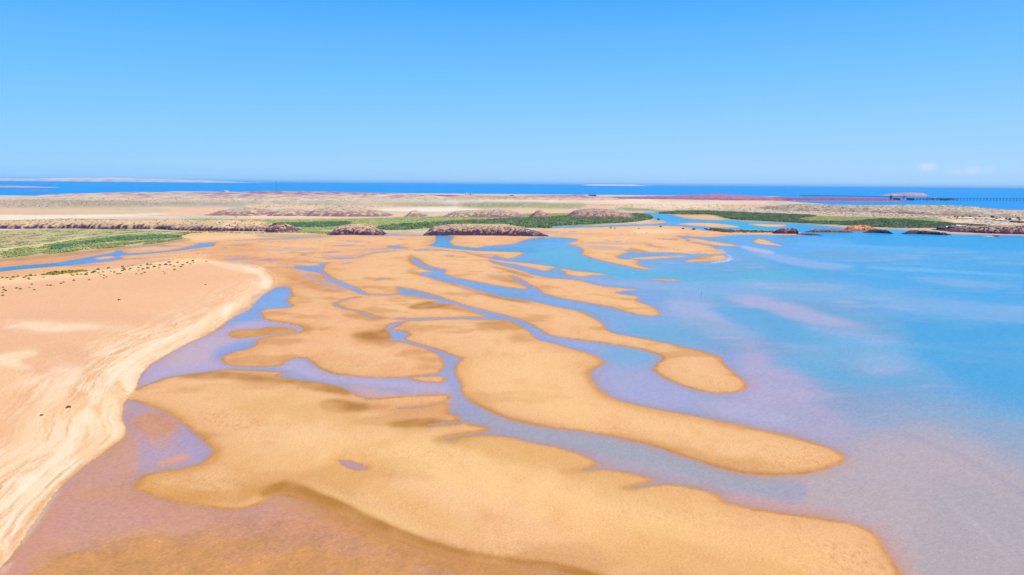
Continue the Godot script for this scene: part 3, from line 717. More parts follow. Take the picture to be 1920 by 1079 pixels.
	patch(0, [-511, 2520, -390, 2772, -174, 2762, -119, 2504, -339, 2410], Color(0.637, 0.533, 0.368), 0.95, 1, 0.4, 1.0)
	patch(0, [-729, 2753, -561, 2996, -407, 2896, -503, 2686, -964, 2579, -1025, 2743], Color(0.62, 0.357, 0.188), 0.9, 1, 0.4, 1.0)
	patch(0, [-157, 2496, -3, 2863, 214, 2791, 388, 2511, 217, 2345, -38, 2338], Color(0.587, 0.357, 0.193), 0.8, 1, 0.4, 1.0)
	patch(0, [-4, 3894, 448, 4164, 929, 4461, 910, 4066, 409, 3799, -4, 3573], Color(0.637, 0.422, 0.26), 0.9, 1, 0.3, 1.0)
	patch(0, [98, 3245, 444, 3606, 915, 3953, 1363, 3673, 1225, 3299, 531, 2863, 283, 3066], Color(0.566, 0.334, 0.188), 0.8, 1, 0.5, 1.0)
	patch(0, [428, 4290, 722, 4689, 970, 4337, 621, 4035], Color(0.637, 0.533, 0.368), 0.7, 1, 0.5, 1.0)
	patch(0, [507, 2984, 767, 2916, 777, 2639, 541, 2495, 458, 2574], Color(0.62, 0.373, 0.188), 0.8, 1, 0.5, 1.0)
	patch(0, [627, 3386, 960, 3656, 1004, 3244, 719, 3102], Color(0.637, 0.533, 0.368), 0.5, 1, 0.7, 1.0)
	patch(0, [-378, 4015, -5, 4425, -4, 4015, -356, 3782], Color(0.637, 0.533, 0.368), 0.6, 1, 0.5, 1.0)
	patch(0, [-851, 1817, -681, 1817, -470, 1879, -2, 2263, 221, 2388, 391, 2296, 417, 2053, 225, 1706, 72, 1563, -1, 1535, -288, 1414, -437, 1396, -490, 1566, -628, 1675, -816, 1743], Color(0.313, 0.319, 0.114), 0.95, 1, 0.4, 1.0)
	patch(0, [-576, 1638, -432, 1727, -395, 1579, -478, 1529], Color(0.062, 0.138, 0.058), 0.8, 1, 0.5, 1.0)
	patch(0, [-308, 1514, -260, 1660, -2, 1984, 219, 2189, 428, 2303, 417, 2053, 231, 1753, 73, 1582, -127, 1615, -233, 1487], Color(0.088, 0.166, 0.063), 0.85, 1, 0.4, 1.0)
	patch(0, [-267, 3402, -60, 3657, 348, 3485, 270, 2928, -3, 2801, -182, 2885], Color(0.194, 0.22, 0.085), 0.85, 1, 0.5, 1.0)
	patch(0, [-1187, 3316, -1019, 3274, -684, 3373, -319, 3387, -320, 2917, -620, 3055, -969, 2962], Color(0.243, 0.232, 0.107), 0.7, 1, 0.6, 1.0)
	patch(0, [-2043, 3057, -1887, 3194, -1568, 3201, -1203, 3220, -1067, 2797, -1424, 2773, -1702, 2701], Color(0.243, 0.215, 0.129), 0.7, 1, 0.6, 1.0)
	patch(0, [-2528, 3390, -1984, 3360, -1455, 2833, -1486, 2513, -1853, 2481], Color(0.328, 0.238, 0.152), 0.7, 1, 0.6, 1.0)
	patch(0, [-1785, 2389, -1458, 2465, -1183, 2374, -1168, 2081, -1485, 1985], Color(0.447, 0.298, 0.144), 0.6, 1, 0.6, 1.0)
	patch(0, [459, 2972, 590, 2939, 552, 2644, 420, 2723], Color(0.099, 0.161, 0.079), 0.8, 1, 0.5, 1.0)
	patch(0, [520, 2538, 719, 2732, 922, 2479, 1032, 2333, 1281, 2229, 1343, 2108, 1222, 1894, 1283, 1853, 1213, 1752, 966, 1678, 871, 1750, 810, 1764, 707, 1896, 645, 2028, 661, 2306, 578, 2330], Color(0.12, 0.181, 0.068), 0.9, 1, 0.4, 1.0)
	patch(0, [870, 2095, 1014, 2292, 1187, 2249, 1388, 2179, 1161, 2020, 1007, 2025, 872, 2004], Color(0.263, 0.277, 0.082), 0.85, 1, 0.5, 1.0)
	patch(0, [940, 2527, 1262, 2543, 1572, 2470, 1461, 2295, 1130, 2275, 889, 2387], Color(0.456, 0.277, 0.174), 0.6, 1, 0.5, 1.0)
	patch(0, [1373, 2210, 1481, 2298, 1458, 2158, 1276, 1953, 1303, 2071], Color(0.587, 0.389, 0.222), 0.8, 1, 0.6, 1.0)
	patch(0, [2045, 5759, 2071, 5364, 2017, 4832, 1811, 4688, 1806, 5085], Color(0.637, 0.448, 0.26), 0.9, 0, 0.3, 1.0)
	patch(0, [2250, 6072, 2655, 6368, 2911, 5888, 3144, 5572, 2759, 4854, 2292, 4631, 1945, 4659], Color(0.249, 0.056, 0.094), 0.95, 0, 0.2, 1.0)
	patch(0, [1753, 3596, 1915, 3638, 1938, 3475, 1767, 3356], Color(0.62, 0.381, 0.188), 0.7, 0, 0.5, 1.0)
	patch(0, [806, 1787, 848, 1704, 796, 1598, 887, 1628, 942, 1635, 919, 1595, 777, 1559, 778, 1695], Color(0.514, 0.284, 0.148), 0.8, 0, 0.5, 1.0)
	patch(1, [31, 999, 91, 973, 107, 851, 147.4, 780.9, 218.6, 771.3, 285.9, 789.9, 368, 820, 343.6, 765.5, 260.4, 717.8, 200.6, 706.3, 137.5, 726.8, 89.5, 758.6, 62.0, 789.9, 41, 876], Color(0.059, 0.264, 0.302), 0.75, 5, 0.7, 1.0)
	patch(1, [20, 1047, 105, 1037, 108, 919, 142, 821, 167.1, 787.0, 134.2, 775.3, 83, 817, 42, 901], Color(0.088, 0.251, 0.315), 0.75, 4, 0.6, 1.0)
	patch(1, [-145, 1299, -111, 1276, -96, 1110, -50, 1058, 33, 1066, 31, 999, -48, 1008, -128, 1088], Color(0.056, 0.215, 0.34), 0.9, 2, 0.3, 1.0)
	patch(1, [521, 2446, 530, 2010, 686, 1920, 802, 1719, 923, 1559, 837, 1450, 620, 1473, 530, 1622, 462, 1860, 405, 2051], Color(0.025, 0.226, 0.382), 0.9, 1, 0.4, 1.0)
	patch(1, [561, 1901, 636, 1860, 636, 1635, 530, 1547, 544, 1706], Color(0.016, 0.245, 0.327), 0.8, 1, 0.4, 1.0)
	patch(1, [23.0, 732.5, 107.3, 716.8, 198.4, 698.5, 282.5, 688.2, 161.8, 600.6, 142.9, 645.7, 86.9, 688.3], Color(0.189, 0.232, 0.315), 0.7, 6, 0.6, 1.0)
	patch(1, [154.6, 699.8, 256.1, 705.7, 340.4, 673.4, 357.6, 610.4, 258.9, 605.4, 180.5, 616.2], Color(0.12, 0.251, 0.334), 0.6, 8, 0.6, 1.0)
	patch(1, [190.8, 602.0, 224.1, 615.4, 238.3, 566.6, 246.4, 516.1, 257.0, 473.7, 239.9, 469.5, 217.8, 506.5, 201.0, 550.1], Color(0.352, 0.257, 0.302), 0.6, 6, 1.0, 1.0)
	patch(1, [157.8, 536.4, 173.6, 512.9, 184.2, 470.9, 168.4, 458.1, 157.3, 480.7, 150.5, 503.7], Color(0.328, 0.257, 0.308), 0.6, 6, 1.0, 1.0)
	patch(1, [137.7, 599.4, 173.0, 573.8, 171.5, 525.8, 148.5, 503.6, 130.4, 546.9], Color(0.277, 0.257, 0.321), 0.7, 8, 0.6, 1.0)
	patch(1, [164.7, 560.7, 201.0, 550.1, 215.7, 483.1, 235.3, 445.9, 264.2, 422.8, 225.2, 413.0, 188.0, 434.8, 163.2, 475.4], Color(0.068, 0.215, 0.308), 0.8, 7, 0.6, 1.0)
	patch(1, [145.0, 391.9, 165.4, 380.4, 188.4, 353.7, 216.9, 335.1, 182.5, 331.4, 156.0, 357.9], Color(0.068, 0.226, 0.302), 0.75, 7, 0.6, 1.0)
	patch(1, [204.5, 391.4, 229.0, 407.7, 233.3, 392.3, 214.8, 365.0, 194.2, 353.9, 194.3, 369.9], Color(0.284, 0.251, 0.315), 0.55, 9, 0.9, 1.0)
	patch(1, [180.9, 434.6, 229.7, 421.6, 254.1, 395.5, 226.4, 360.0, 190.7, 369.8, 164.1, 392.6], Color(0.12, 0.251, 0.321), 0.5, 10, 0.7, 1.0)
	patch(1, [327.9, 608.9, 383.9, 605.9, 426.9, 560.4, 377.3, 493.3, 336.2, 528.5], Color(0.167, 0.251, 0.34), 0.6, 8, 0.7, 1.0)
	patch(1, [300.4, 510.0, 343.6, 501.7, 481.1, 478.9, 286.9, 279.1, 233.7, 306.0, 232.4, 360.2], Color(0.035, 0.203, 0.321), 0.8, 14, 0.5, 1.0)
	patch(1, [76.7, 293.1, 108.8, 289.6, 149.2, 285.7, 181.0, 284.5, 145.9, 279.0, 105.8, 281.3, 76.9, 284.6], Color(0.137, 0.198, 0.266), 0.7, 6, 0.5, 1.0)
	patch(1, [144.4, 418.6, 148.5, 368.5, 150.6, 320.0, 118.4, 303.0, 97.2, 314.4, 115.5, 323.3], Color(0.313, 0.226, 0.266), 0.75, 10, 0.5, 1.0)
	patch(1, [82.8, 318.2, 118.4, 303.0, 144.8, 296.2, 135.3, 257.5, 114.5, 268.8, 87.0, 287.6], Color(0.284, 0.215, 0.249), 0.7, 8, 0.5, 1.0)
	patch(1, [103.4, 231.4, 129.9, 246.6, 166.1, 252.7, 180.7, 233.0, 163.2, 187.2, 107.8, 132.3, 89.4, 132.1, 106.1, 169.4, 108.3, 196.0, 88.1, 202.6, 81.2, 222.1], Color(0.305, 0.226, 0.188), 0.85, 14, 0.7, 2)
	patch(1, [144.3, 275.7, 176.2, 276.5, 179.7, 242.6, 155.5, 223.5, 138.1, 246.8], Color(0.313, 0.226, 0.197), 0.6, 16, 0.8, 1.0)
	patch(1, [148.0, 223.4, 165.2, 211.5, 198.2, 187.8, 144.7, 132.8, 96.3, 132.2, 122.2, 186.6], Color(0.263, 0.215, 0.188), 0.8, 20, 0.7, 2)
	patch(1, [106.4, 186.3, 108.7, 183.3, 106.1, 169.4, 103.2, 152.9, 98.6, 132.2, 91.7, 132.1, 97.9, 155.0], Color(0.36, 0.203, 0.148), 0.7, 7, 0.6, 1.0)
	patch(1, [68.0, 203.0, 89.7, 198.4, 106.6, 192.7, 107.9, 183.3, 108.9, 191.1, 94.8, 202.7, 73.6, 209.8], Color(0.368, 0.198, 0.161), 0.6, 4, 0.5, 1.0)
	patch(1, [-34.7, 362.8, -27.0, 332.8, -22.0, 307.2, -11.0, 281.8, 9.1, 263.3, 39.0, 247.3, 61.3, 230.6, 81.2, 211.9, 93.0, 206.4, 98.8, 220.3, 81.9, 224.3, 63.9, 241.2, 32.6, 262.1, -1.8, 278.7, -16.7, 301.8, -24.1, 319.5], Color(0.23, 0.198, 0.217), 0.9, 4, 0.4, 1.0)
	patch(1, [-13.6, 288.7, 11.5, 269.4, 40.1, 254.3, 64.4, 235.3, 84.1, 220.0, 93.5, 216.1, 79.1, 215.8, 56.1, 232.8, 29.3, 250.8, 4.9, 267.4], Color(0.218, 0.215, 0.193), 0.75, 4, 0.5, 1.0)
	patch(1, [9.8, 478.5, 27.7, 429.0, 48.6, 401.5, 56.2, 365.6, 46.4, 334.9, 56.3, 313.3, 77.0, 294.5, 86.5, 322.5, 77.7, 355.5, 87.4, 387.5, 74.8, 423.3, 42.1, 435.6, 20.3, 457.5], Color(0.206, 0.22, 0.302), 0.85, 4, 0.4, 1.0)
	patch(1, [55.9, 408.5, 75.7, 409.2, 87.9, 392.5, 80.8, 377.7, 63.1, 371.4, 55.7, 382.9], Color(0.088, 0.238, 0.29), 0.6, 8, 0.7, 1.0)
	patch(1, [44.4, 365.2, 65.1, 365.9, 77.3, 340.5, 86.9, 314.1, 72.5, 295.9, 55.3, 307.6, 43.1, 330.2], Color(0.256, 0.22, 0.272), 0.7, 8, 0.5, 1.0)
	patch(1, [9.5, 593.0, 55.8, 538.8, 67.9, 500.2, 69.9, 459.4, 107.9, 420.1, 127.3, 483.2, 114.3, 512.5, 78.0, 544.5, 37.7, 594.4], Color(0.147, 0.226, 0.308), 0.85, 5, 0.5, 1.0)
	patch(1, [84.6, 481.5, 122.6, 464.9, 131.8, 432.8, 109.0, 424.5, 85.3, 443.5], Color(0.088, 0.232, 0.278), 0.6, 5, 0.5, 1.0)
	patch(1, [-187.2, 332.8, -198.4, 374.6, -200.5, 449.0, -179.2, 489.8, -146.6, 472.1, -141.8, 444.6, -161.8, 422.1, -164.2, 375.7, -150.0, 359.2, -164.8, 353.4, -176.6, 342.8, -182.0, 321.2], Color(0.32, 0.226, 0.266), 0.85, 3, 0.5, 1.0)  # pool by the beach: sky reflection and sandy bed both mixed into this tint
	patch(1, [-195.4, 368.9, -195.1, 420.9, -191.2, 461.4, -173.5, 453.4, -178.5, 421.5, -173.9, 387.6, -178.5, 358.3], Color(0.393, 0.238, 0.193), 0.7, 6, 0.9, 1.5)
	patch(1, [-173.2, 410.2, -161.8, 422.1, -157.2, 407.9, -163.1, 391.8, -166.6, 379.2, -173.9, 387.6], Color(0.128, 0.192, 0.34), 0.7, 4, 0.5, 1.0)
	patch(1, [-163.7, 374.5, -150.0, 359.2, -127.1, 359.9, -98.4, 340.2, -68.9, 329.7, -32.9, 316.7, -34.3, 330.7, -59.9, 339.4, -88.5, 344.4, -107.0, 360.5, -121.2, 378.3, -126.4, 366.5, -151.7, 363.5], Color(0.313, 0.232, 0.272), 0.85, 3, 0.4, 1.0)
	patch(1, [-81.5, 326.7, -56.3, 318.6, -30.0, 313.4, -29.3, 295.5, -47.8, 297.2, -63.8, 304.5], Color(0.419, 0.215, 0.136), 0.85, 4, 0.5, 1.0)
	patch(1, [-178.8, 307.0, -151.4, 287.3, -128.5, 263.2, -111.3, 241.5, -113.6, 227.1, -124.5, 216.0, -136.3, 217.9, -149.7, 251.2], Color(0.305, 0.187, 0.188), 0.85, 5, 0.5, 1.0)
	patch(1, [-140.9, 275.4, -123.3, 257.4, -111.8, 242.5, -112.5, 233.6, -122.8, 246.4], Color(0.224, 0.192, 0.272), 0.65, 6, 0.6, 1.0)
	patch(1, [-159.3, 278.2, -150.9, 281.8, -137.8, 269.0, -135.5, 251.5, -147.8, 259.8], Color(0.41, 0.176, 0.066), 0.85, 6, 0.8, 1.5)
	patch(1, [-125.7, 232.4, -122.3, 237.3, -117.9, 240.3, -119.5, 235.4, -124.3, 229.6], Color(0.484, 0.203, 0.066), 0.8, 2, 0.6, 1.0)
	patch(1, [-132.2, 163.8, -145.3, 209.6, -153.4, 259.6, -138.0, 240.9, -124.1, 212.0, -97.2, 199.3, -77.1, 203.3, -55.1, 196.6, -23.0, 175.5, 6.3, 167.9, 25.1, 151.8, 38.0, 131.5, -124.6, 129.5], Color(0.393, 0.181, 0.091), 0.9, 5, 0.5, 2)
	patch(1, [-149.2, 224.1, -126.3, 216.0, -104.6, 201.0, -106.5, 182.8, -121.3, 179.6, -140.8, 195.1], Color(0.36, 0.176, 0.125), 0.5, 14, 0.7, 2)
	patch(1, [-130.9, 162.1, -136.7, 182.3, -132.7, 195.2, -124.6, 171.1, -122.6, 156.4], Color(0.385, 0.176, 0.121), 0.6, 8, 0.6, 2)
	patch(1, [-122.8, 162.2, -122.7, 172.5, -112.2, 176.9, -94.4, 180.0, -66.9, 174.8, -45.8, 172.4, -27.6, 167.4, -21.1, 160.1, -39.9, 130.5, -106.8, 129.7], Color(0.41, 0.198, 0.052), 0.9, 12, 1.7, 3)
	patch(1, [-140.7, 207.8, -132.7, 211.8, -127.0, 208.0, -135.0, 204.1], Color(0.402, 0.181, 0.063), 0.7, 4, 0.7, 1.0)
	patch(1, [-77.1, 203.3, -57.8, 194.8, -39.4, 183.9, -48.6, 183.8, -70.7, 194.6], Color(0.393, 0.171, 0.091), 0.7, 8, 0.6, 1.0)
	patch(1, [-77.6, 204.8, -69.7, 205.7, -59.1, 199.3, -48.7, 190.7, -35.9, 181.6, -22.6, 172.7, -12.2, 168.7, -0.8, 166.3, 11.7, 164.5, 25.0, 159.9, 21.8, 156.2, 6.0, 160.1, -10.4, 163.2, -25.1, 169.5, -39.9, 179.2, -55.4, 191.9, -68.1, 200.6], Color(0.385, 0.176, 0.041), 0.9, 4, 0.5, 2)
	patch(1, [-95.9, 200.1, -79.8, 201.4, -68.5, 188.1, -81.0, 187.9], Color(0.32, 0.171, 0.144), 0.6, 10, 0.7, 2)
	patch(1, [-60.8, 232.8, -51.2, 232.9, -49.9, 226.5, -59.2, 226.3], Color(0.328, 0.176, 0.188), 0.9, 3, 0.2, 1.0)
	patch(2, [-122.8, 162.2, -122.7, 172.5, -112.2, 176.9, -95.9, 183.0, -85.4, 191.0, -71.3, 196.3, -53.7, 191.6, -28.8, 175.4, -7.9, 167.7, 12.8, 160.6, 38.0, 131.5, -113.5, 129.7], Color.WHITE, 1.0, 10, 0.6, 2)
	patch(2, [-160.9, 274.9, -152.7, 285.2, -136.8, 269.1, -134.1, 248.8, -147.7, 256.9], Color.WHITE, 0.55, 8, 0.7, 1.5)
	patch(2, [-130.7, 182.4, -136.3, 217.9, -105.5, 202.8, -87.5, 196.0, -85.2, 183.2, -106.4, 179.8], Color.WHITE, 0.45, 20, 0.6, 2)
	patch(1, [-628.1, 620.2, -587.1, 776.3, -556, 827, -558, 894, -521, 807, -559.9, 739.8, -582.8, 574.4], Color(0.016, 0.166, 0.308), 0.85, 1, 0.3, 1.0)
	patch(1, [-556, 827, -558, 894, -561, 965, -499, 994, -484, 1103, -468, 1048, -495, 955, -507, 872, -524, 812], Color(0.081, 0.187, 0.368), 0.8, 1, 0.4, 1.0)
	patch(1, [1897, 5118, 1878, 4498, 1890, 3816, 2113, 3689, 1785, 3604, 1757, 4207], Color(0.167, 0.334, 0.403), 0.7, 0, 0.3, 1.0)
	patch(1, [768, 1829, 777, 1559, 959, 1464, 1108, 1393, 881, 1104, 672, 1161, 540, 1281], Color(0.008, 0.203, 0.375), 0.8, 4, 0.4, 1.0)
	patch(1, [440, 1377, 580, 1378, 615, 1230, 433, 1024, 348, 1058, 416, 1211], Color(0.078, 0.226, 0.382), 0.8, 3, 0.4, 1.0)
	patch(1, [369, 981, 462, 919, 658, 873, 468.0, 615.9, 385.2, 658.7, 339.1, 798.2], Color(0.027, 0.209, 0.361), 0.6, 10, 0.6, 1.0)
	patch(1, [365, 1060, 389, 1013, 402, 915, 431, 857, 390, 827, 360, 899], Color(0.243, 0.264, 0.354), 0.6, 3, 0.7, 1.0)
	patch(1, [380, 1144, 394, 1107, 400, 1054, 389, 1013, 378, 1028, 374, 1087], Color(0.437, 0.305, 0.26), 0.7, 1, 0.8, 1.0)
	patch(1, [290, 926, 307, 961, 312, 991, 311, 969, 303, 933, 284, 900, 255, 879], Color(0.393, 0.381, 0.403), 0.8, 0, 0.5, 1.0)
	patch(1, [314, 1055, 332, 1083, 324, 1039, 314, 991, 314, 1022], Color(0.393, 0.381, 0.403), 0.7, 0, 0.5, 1.0)
	patch(0, [-1342, 1792, -1207, 1843, -1157, 1928, -1086, 1990, -1129, 1857, -1152, 1716, -1255, 1675], Color(0.637, 0.533, 0.368), 0.8, 1, 0.4, 1.0)
	patch(0, [-2086, 2093, -1722, 2304, -1444, 2318, -1134, 2206, -1246, 2104, -1556, 2081], Color(0.555, 0.357, 0.183), 0.7, 1, 0.5, 1.0)
	patch(0, [-1171, 2838, -937, 3008, -736, 2951, -858, 2753], Color(0.637, 0.422, 0.233), 0.8, 1, 0.4, 1.0)
	patch(0, [-194, 4078, 134, 4475, 495, 4607, 791, 4278, 375, 4077, -4, 3894], Color(0.637, 0.466, 0.29), 0.8, 1, 0.4, 1.0)
	patch(0, [367, 3682, 731, 3953, 1151, 4141, 1489, 4013, 947, 3605, 587, 3461], Color(0.637, 0.448, 0.266), 0.8, 1, 0.5, 1.0)
	patch(0, [441, 3179, 775, 3342, 979, 3165, 679, 2927], Color(0.637, 0.485, 0.302), 0.7, 1, 0.5, 1.0)
	patch(0, [-137.7, 304.1, -108.9, 306.5, -75.1, 290.7, -48.2, 271.2, -33.8, 262.4, -55.5, 263.6, -79.8, 273.6, -111.3, 286.2], Color(0.484, 0.251, 0.074), 0.55, 7, 0.9, 1.5)
	patch(0, [-25.0, 259.6, 0.5, 255.7, 24.2, 240.3, 41.6, 226.6, 47.7, 219.3, 29.5, 219.0, 8.2, 231.8, -11.5, 243.6], Color(0.475, 0.245, 0.071), 0.6, 6, 0.9, 1.2)
	patch(0, [18.8, 220.9, 43.3, 215.1, 64.8, 209.6, 67.8, 202.3, 48.8, 200.2, 28.3, 209.0], Color(0.494, 0.257, 0.076), 0.45, 8, 0.9, 1.2)
	patch(0, [-67.1, 228.0, -46.6, 219.6, -26.1, 200.6, -8.7, 184.4, -21.3, 187.3, -43.4, 203.9, -60.5, 217.3], Color(0.514, 0.264, 0.074), 0.45, 8, 0.7, 1.0)
	patch(0, [56.3, 242.5, 70.5, 236.4, 83.4, 228.7, 98.1, 227.7, 111.1, 231.6, 101.1, 226.0, 82.1, 224.7, 65.1, 230.6], Color(0.352, 0.152, 0.032), 0.7, 2, 0.4, 1.0)
	patch(0, [-19.4, 305.7, 0.5, 280.8, 22.4, 269.1, 46.9, 257.8, 64.9, 245.2, 60.8, 245.1, 38.5, 258.2, 9.4, 272.5, -13.6, 288.7], Color(0.352, 0.152, 0.03), 0.85, 3, 0.3, 1.0)
	patch(0, [14.0, 428.5, 39.5, 407.9, 51.5, 386.4, 44.3, 391.1, 26.7, 411.6], Color(0.484, 0.226, 0.058), 0.5, 3, 0.5, 1.0)
	patch(0, [43.2, 354.5, 41.7, 336.6, 44.6, 321.4, 54.6, 303.7, 75.8, 289.5, 99.0, 274.6, 93.7, 272.0, 68.5, 288.6, 49.6, 302.8, 40.7, 321.3], Color(0.428, 0.198, 0.049), 0.6, 3, 0.4, 1.0)
	patch(0, [-140.6, 365.0, -126.5, 375.8, -104.1, 360.6, -77.7, 345.8, -60.5, 343.3, -90.0, 350.5, -119.1, 371.3], Color(0.465, 0.22, 0.058), 0.5, 3, 0.5, 1.0)
	patch(0, [-167.3, 394.2, -158.8, 405.1, -160.5, 422.2, -152.6, 415.2, -152.4, 388.3, -156.3, 374.8], Color(0.437, 0.198, 0.049), 0.55, 3, 0.5, 1.0)
	patch(0, [-133.1, 647.4, -100.1, 632.6, -54.5, 573.4, -25.4, 535.1, -43.0, 543.7, -83.8, 588.4], Color(0.456, 0.215, 0.058), 0.5, 2, 0.4, 1.0)
	patch(0, [-205, 813, -185, 903, -138, 875, -157.0, 766.0, -166.8, 681.2], Color(0.576, 0.319, 0.129), 0.5, 5, 0.5, 1.0)
	patch(1, [158.8, 271.0, 165.9, 259.3, 170.3, 246.4, 171.0, 227.3, 170.5, 211.6, 169.0, 210.0, 169.0, 225.5, 168.5, 244.4, 164.1, 257.0, 157.8, 269.1], Color(0.2, 0.176, 0.202), 0.45, 2, 0.5, 1.0)
	patch(1, [132.7, 357.2, 146.8, 335.9, 152.0, 311.8, 156.9, 282.5, 150.5, 308.5, 145.3, 332.2, 131.6, 354.0], Color(0.224, 0.192, 0.233), 0.5, 1, 0.3, 1.0)
	patch(1, [141.5, 207.3, 140.1, 190.0, 136.9, 172.5, 135.7, 171.7, 138.6, 188.7, 140.4, 206.1], Color(0.328, 0.264, 0.222), 0.4, 2, 0.5, 1.0)
	patch(1, [209.2, 435.6, 254.6, 429.7, 289.2, 409.7, 250.4, 422.3, 206.4, 429.5], Color(0.12, 0.264, 0.354), 0.4, 2, 0.8, 1.0)
	patch(1, [459, 859, 522, 831, 593.7, 785.7, 506, 804, 447, 836], Color(0.103, 0.277, 0.389), 0.7, 1, 0.6, 1.0)
	patch(1, [515, 1220, 606, 1175, 680, 1087, 580, 1123, 496, 1175], Color(0.075, 0.264, 0.403), 0.7, 1, 0.6, 1.0)
	patch(0, [-81.5, 208.9, -78.9, 214.5, -73.0, 215.8, -61.7, 208.9, -51.2, 200.9, -39.3, 191.5, -28.5, 183.2, -17.1, 176.1, -5.2, 171.9, 7.7, 169.2, 20.1, 165.1, 30.2, 158.5, 28.4, 155.8, 18.4, 161.7, 6.2, 165.9, -6.5, 168.2, -18.2, 172.3, -29.4, 178.8, -40.0, 187.0, -51.6, 196.0, -62.2, 204.3, -71.7, 210.2, -76.6, 209.3, -79.0, 206.2], Color(0.305, 0.129, 0.023), 0.95, 2, 0.5, 1.0)
	patch(0, [-71.2, 208.7, -59.7, 201.4, -47.6, 192.7, -34.7, 183.4, -23.1, 176.6, -10.9, 171.3, 0.6, 168.8, 13.2, 166.5, 6.1, 162.9, -10.6, 166.6, -27.2, 174.3, -40.8, 183.3, -54.5, 194.6, -67.0, 203.5], Color(0.393, 0.176, 0.054), 0.8, 3, 0.4, 1.0)
	patch(0, [-112.4, 206.4, -89.9, 201.6, -81.3, 205.5, -77.4, 214.1, -85.7, 212.7, -96.3, 208.6], Color(0.41, 0.187, 0.041), 0.6, 4, 0.4, 1.0)
	patch(0, [-312, 1172, -279, 1186, -231, 1153, -272, 1154], Color(0.352, 0.238, 0.202), 0.6, 1, 0.9, 1.5)
	patch(0, [-267, 809, -231.8, 795.4, -210.0, 739.7, -228.5, 743.0], Color(0.352, 0.238, 0.202), 0.6, 1, 0.9, 1.5)
	patch(0, [-228.0, 592.4, -220.1, 604.6, -204.5, 593.6, -199.8, 566.4, -207.1, 555.7, -216.1, 565.6], Color(0.352, 0.238, 0.202), 0.6, 1, 0.9, 1.5)
	patch(0, [-211.6, 524.4, -208.5, 536.1, -197.6, 518.3, -193.8, 493.2, -198.4, 489.0], Color(0.352, 0.238, 0.202), 0.6, 1, 0.9, 1.5)
	patch(0, [109, 1170, 157, 1185, 215, 1149, 161, 1144], Color(0.352, 0.238, 0.202), 0.6, 1, 0.9, 1.5)
	patch(0, [-32.9, 755.4, -17.9, 751.8, -5.8, 726.5, -20.2, 729.8], Color(0.352, 0.238, 0.202), 0.6, 1, 0.9, 1.5)
	patch(0, [-375, 996, -325, 1034, -288, 1020, -325, 985], Color(0.352, 0.238, 0.202), 0.6, 1, 0.9, 1.5)
	patch(0, [-238, 1008, -197, 1045, -160, 1015, -200, 980], Color(0.352, 0.238, 0.202), 0.6, 1, 0.9, 1.5)
	patch(0, [-364, 858, -325, 843, -294, 812, -329, 820], Color(0.352, 0.238, 0.202), 0.6, 1, 0.9, 1.5)
	patch(0, [-237.0, 751.5, -182.7, 680.3, -154.4, 629.7, -178.4, 644.9], Color(0.352, 0.238, 0.202), 0.6, 1, 0.9, 1.5)
	patch(0, [-52.9, 669.3, -31.0, 653.0, -22.1, 621.0, -40.0, 632.6], Color(0.352, 0.238, 0.202), 0.6, 1, 0.9, 1.5)
	patch(0, [121, 1111, 164, 1105, 174, 1060, 132, 1057], Color(0.352, 0.238, 0.202), 0.6, 1, 0.9, 1.5)
	patch(0, [43, 1391, 131, 1408, 185, 1399, 106, 1368], Color(0.352, 0.238, 0.202), 0.6, 1, 0.9, 1.5)
	patch(0, [-263, 931, -236, 940, -193, 909, -223, 887], Color(0.352, 0.238, 0.202), 0.6, 1, 0.9, 1.5)
	patch(1, [57.8, 734.6, 132.2, 698.5, 189.2, 665.1, 127.4, 672.3], Color(0.291, 0.27, 0.308), 0.35, 5, 1.0, 1.5)
	patch(1, [119.1, 534.7, 148.5, 503.6, 159.8, 433.8, 135.2, 456.9], Color(0.291, 0.27, 0.308), 0.35, 5, 1.0, 1.5)
	patch(1, [233.4, 704.4, 293.6, 688.9, 331.7, 655.8, 270.9, 659.3], Color(0.291, 0.27, 0.308), 0.35, 5, 1.0, 1.5)
	patch(1, [209.6, 506.2, 235.5, 460.7, 259.0, 437.4, 223.4, 436.1], Color(0.291, 0.27, 0.308), 0.35, 5, 1.0, 1.5)
	patch(1, [82.3, 306.0, 107.2, 299.0, 124.3, 281.7, 102.4, 284.6], Color(0.291, 0.27, 0.308), 0.35, 5, 1.0, 1.5)
	patch(1, [441.9, 758.1, 489.6, 739.5, 517.8, 683.2, 458.0, 690.7], Color(0.291, 0.27, 0.308), 0.35, 5, 1.0, 1.5)


